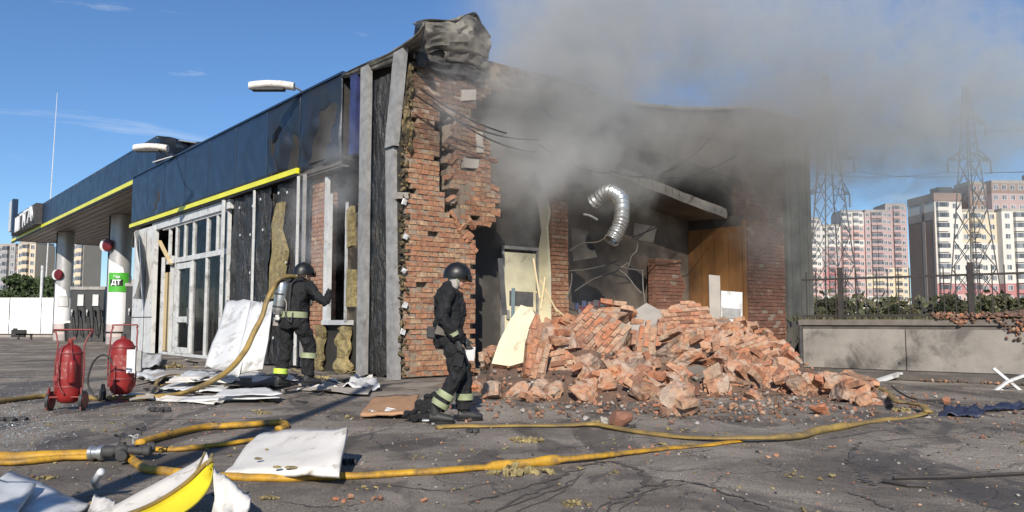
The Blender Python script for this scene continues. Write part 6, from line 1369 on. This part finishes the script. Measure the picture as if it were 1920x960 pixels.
q = MB(); q.rings([[T(.005 + a * math.cos(x) * (1 if math.cos(x) < 0 else .5), b_ * math.sin(x), z) for x in [2 * math.pi * j / 20 for j in range(20)]] for a, b_, z in ((.06, .06, -.15), (.085, .075, -.13), (.098, .086, -.08), (.104, .09, -.02), (.104, .09, .03))], False); o = q.build('white_hood', M('pale_hood', (.42, .40, .37), (.30, .28, .26), .9, scale=9, bump=.3), t, smooth=True); mod(o, 'SOLIDIFY', thickness=.006)
q = MB(); q.box((-.235, -.06, .98), (.10, .14, .13), (0, .1, 0), .01); o = q.build('belt_pouch', m_rubber, t); mod(o, 'BEVEL', width=.02, segments=2)
q = MB(); q.box((-.11, -.19, 1.0), (.16, .02, .08), (0, .25, .2), .01); q.build('folded_gloves', m_conc_s, t)
q = MB(); q.box((-.205, -.10, 1.33), (.02, .08, .12), (0, -.05, 0)); q.build('pocket_flap', m_cloth, t); q = MB(); q.box((.06, -.2, .70), (.10, .03, .16), (0, .15, 0)); q.build('pocket_flap', m_cloth, t)
# the one with the cylinder and the hose, seen from behind
P0 = D(552, 602, 12.1); P0.z = .13
J = dict(torso=[(-.02, 0, .95), (-.02, 0, 1.07), (.0, 0, 1.20), (.03, 0, 1.34), (.06, 0, 1.45), (.09, 0, 1.51)], tr=[(.15, .195), (.145, .18), (.15, .19), (.15, .215), (.12, .205), (.08, .10)],
    legL=[(-.03, .11, .94), (-.04, .13, .73), (-.02, .15, .53), (-.06, .16, .33), (-.10, .165, .14)], legR=[(-.01, -.11, .94), (.10, -.12, .74), (.19, -.12, .55), (.17, -.13, .36), (.15, -.13, .16)],
    armL=[(.06, .23, 1.42), (.10, .28, 1.28), (.14, .27, 1.17), (.27, .20, 1.20), (.38, .12, 1.25)], armR=[(.07, -.23, 1.42), (.14, -.33, 1.29), (.22, -.40, 1.19), (.33, -.34, 1.26), (.42, -.22, 1.34)])
rzf = R(52)
t, T, m = person('firefighter with steel air cylinder on the back, aiming a hose into the shop window', P0, rzf, 1.04, J, ((.15, 0, 1.62), (0, R(10), R(-12))),
    [((-.015, 0, 1.02), (.05, 0, 1), .185, .225, .085, m_bandg), ((-.095, .165, .22), (-.1, 0, -1), .102, .102, .075, m_band), ((.165, -.13, .44), (-.08, 0, -1), .112, .112, .075, m_bandg), ((.17, .27, 1.18), (1, -.5, .3), .07, .07, .05, m_bandg)],
    coat=lambda q: q.tube([(-.02, 0, 1.1), (-.02, 0, .98), (-.015, 0, .88), (-.01, 0, .84)], [(.165, .195), (.175, .21), (.185, .22), (.18, .215)], 18, up=Y_))
hand(t, (.40, .105, 1.26), (1, -.35, .2), (0, -1, -.3), -1, m_rubber, .8, 'glove'); hand(t, (.44, -.20, 1.35), (1, .45, .2), (0, 1, -.3), 1, m_rubber, .8, 'glove')
boots(t, [((-.11, .165, .10), (1, .2, 0), 0), ((.15, -.13, .12), (1, -.2, 0), 0)])
ap = MB(); ap.lathe([(0, 0), (.05, .008), (.078, .035), (.086, .07), (.086, .40), (.078, .45), (.05, .49), (.02, .50), (.02, .54), (0, .54)], 22, (-.235, .07, 1.02), (R(6), R(5), 0)); cyl = ap.build('air_cylinder', m_alu, t, smooth=50)
q = MB(); q.lathe([(.09, 0), (.09, .025)], 22, (-.212, .045, 1.30), (R(6), R(5), 0)); q.build('cylinder_strap', m_rubber, cyl); q = MB(); q.lathe([(.09, 0), (.09, .025)], 22, (-.225, .058, 1.12), (R(6), R(5), 0)); q.build('cylinder_strap', m_rubber, cyl)
q = MB(); q.tube([(-.235, .07, 1.03), (-.24, .075, .97)], .03, 10); q.tube([(-.24, .03, .965), (-.24, .13, .965)], .022, 8); q.build('cylinder_valve', m_white2, cyl, smooth=True)
q = MB(); q.box((-.15, .02, 1.25), (.03, .24, .46), (0, .08, 0)); o = q.build('back_plate', m_rubber, t); mod(o, 'BEVEL', width=.012, segments=2)
q = MB()
for s_ in (-1, 1): q.tube(spline([(-.15, s_ * .09 + .02, 1.42), (-.06, s_ * .13, 1.55), (.08, s_ * .14, 1.53), (.19, s_ * .13, 1.38), (.17, s_ * .15, 1.15)], 4), (.022, .008), 8)
q.tube(spline([(-.20, -.04, 1.10), (-.23, -.12, 1.0), (-.2, -.18, .92), (-.15, -.16, 1.05)], 4), .009, 6); q.build('harness', m_rubber, t, smooth=True)
q = MB(); q.tube(spline([(-.22, .02, 1.3), (-.2, -.07, 1.2), (-.21, -.08, 1.05), (-.2, -.02, .98)], 5), .007, 6); q.build('air_line', m_conc, t, smooth=True)
q = MB(); q.box((-.18, .17, .93), (.06, .10, .12), (0, 0, .4), .01); q.build('belt_pouch', m_conc, t)
t = thing('branch_nozzle', 'short metal hose nozzle in the gloved hands by the window', 'nozzle', P0 + Matrix.Rotation(rzf, 3, 'Z') @ Vector((.46, -.04, 1.33)), rzf)
q = MB(); q.tube([(-.12, 0, -.02), (.06, 0, 0), (.16, 0, .03)], [.034, .03, .02], 12, up=Y_); q.build('nozzle_barrel', m_dark, t, smooth=True); q = MB(); q.tube([(-.02, 0, 0), (-.03, 0, -.1)], .014, 8); q.build('grip', m_rubber, t)

# ------------------------------------------------------------------ smoke: one volume whose density follows puffs standing at their real places
BL = [  # px, py, distance, (rx, ry, rz), strength
    (985, 312, 16.9, (.7, 1.0, .95), 1.9), (1030, 225, 17.2, (.95, 1.2, 1.3), 2.0), (1085, 115, 18.0, (1.5, 1.6, 1.5), 1.15), (1160, 20, 19.0, (2.6, 2.2, 1.6), .5),
    (1230, 270, 18.6, (2.0, .9, .6), 1.15), (1390, 262, 19.6, (1.9, 1.0, .7), 1.05), (1490, 235, 21.5, (1.7, 1.3, 1.1), .85), (1620, 225, 24, (2.8, 2.2, 1.7), .55), (1790, 215, 26, (3.2, 2.4, 1.9), .38), (1960, 200, 28, (3.6, 2.4, 1.9), .36),
    (862, 190, 14.9, (.5, .45, 1.2), .6), (960, 430, 17.3, (.7, .9, .6), .12), (1460, 400, 20.3, (1.0, 1.0, 1.6), .5), (1620, 320, 27, (4.6, 2.6, 1.6), .16), (1420, 60, 23, (5.5, 3.2, 2.0), .27), (1300, 110, 22, (3.5, 2.2, 1.6), .17), (1640, 80, 25, (5, 3, 1.8), .2),
    (618, 395, 15.3, (.40, .7, 1.1), .7), (1290, 330, 18.9, (2.0, .9, .35), .16), (1120, 300, 17.6, (1.3, .9, .9), 1.0)]
sn = NT('grey_smoke'); sn.t.nodes.remove(sn.b); v0 = sn.vec(True)
wn = sn.n('ShaderNodeTexNoise'); wn.inputs['Scale'].default_value = .42; wn.inputs['Detail'].default_value = 5; wn.inputs['Roughness'].default_value = .6; sn.l(v0, wn.inputs[0])
w1_ = sn.n('ShaderNodeVectorMath', operation='SUBTRACT'); sn.l(wn.outputs['Color'], w1_.inputs[0]); w1_.inputs[1].default_value = (.5, .5, .5)
w2_ = sn.n('ShaderNodeVectorMath', operation='SCALE'); sn.l(w1_.outputs[0], w2_.inputs[0]); w2_.inputs['Scale'].default_value = 3.4
w3_ = sn.n('ShaderNodeVectorMath', operation='ADD'); sn.l(v0, w3_.inputs[0]); sn.l(w2_.outputs[0], w3_.inputs[1]); v = w3_.outputs[0]
n1 = sn.noise(v0, .75, 8, .62, 1.6); n2 = sn.noise(v0, .22, 3, .5, .3)
tot = None; drk = None
for px, py, ds, r, st in BL:
    c = D(px, py, ds); m_ = sn.n('ShaderNodeMapping'); sn.l(v, m_.inputs[0]); m_.inputs['Scale'].default_value = (1 / r[0], 1 / r[1], 1 / r[2]); m_.inputs['Location'].default_value = (-c.x / r[0], -c.y / r[1], -c.z / r[2])
    ln_ = sn.n('ShaderNodeVectorMath', operation='DOT_PRODUCT'); sn.l(m_.outputs[0], ln_.inputs[0]); sn.l(m_.outputs[0], ln_.inputs[1])
    g_ = sn.math('MULTIPLY', sn.math('POWER', 2.718, sn.math('MULTIPLY', ln_.outputs['Value'], -.9)), st)
    tot = g_ if tot is None else sn.math('ADD', tot, g_)
    if 1120 < px < 1560 and 180 < py < 420: drk = g_ if drk is None else sn.math('ADD', drk, g_)
n3 = sn.noise(v, 1.7, 6, .65, .8); er = sn.math('MULTIPLY_ADD', sn.math('ADD', sn.math('MULTIPLY', n1, .62), sn.math('MULTIPLY', n3, .38)), 6.5, -2.85, clamp=True); er2 = sn.math('MULTIPLY_ADD', n2, 1.6, -.2, clamp=True)
dn = sn.math('MULTIPLY', sn.math('SUBTRACT', sn.math('MULTIPLY', tot, sn.math('ADD', sn.math('MULTIPLY', er, 1.15), sn.math('MULTIPLY', er2, .36))), .035), 1.25); dn = sn.math('MAXIMUM', dn, 0.0)
pv = sn.n('ShaderNodeVolumePrincipled'); sn.l(sn.mix(sn.math('MULTIPLY', sn.math('DIVIDE', drk, sn.math('ADD', tot, .02)), sn.ramp(n2, .25, .6, (.55,) * 3, (1, 1, 1))), (.92, .915, .885), (.66, .63, .59)), pv.inputs['Color']); pv.inputs['Anisotropy'].default_value = .2; sn.l(dn, pv.inputs['Density']); pv.inputs['Density Attribute'].default_value = ''
sn.l(pv.outputs[0], sn.o.inputs['Volume'])
q = MB(); q.bb(-5.5, 26, 13.2, 33, 1.2, 15); o = q.build('smoke', sn.m, kind='stuff')
sn.m.cycles.volume_step_rate = 1

q = MB(); rr = random.Random(91)
for i in range(60):
    y = 3.8 + 6.5 * rr.random(); x = rr.uniform(-.62, .66) * y; n_ = rr.choice([1, 3, 5, 7]); r0 = rr.uniform(.015, .035)
    for k in range(n_): r = r0 * rr.uniform(.5, 1); q.rock((x + rr.gauss(0, .04) * n_ * .3, y + rr.gauss(0, .03) * n_ * .3, gz(x, y) + r * .4), (r, r * .8, r * .5), k + i, 1, 5, (rr.random(), 0, rr.random() * 6), .35, mi=0 if i % 3 else 1)
q.build('loose_crumbs', [m_wool, m_rub], kind='stuff')
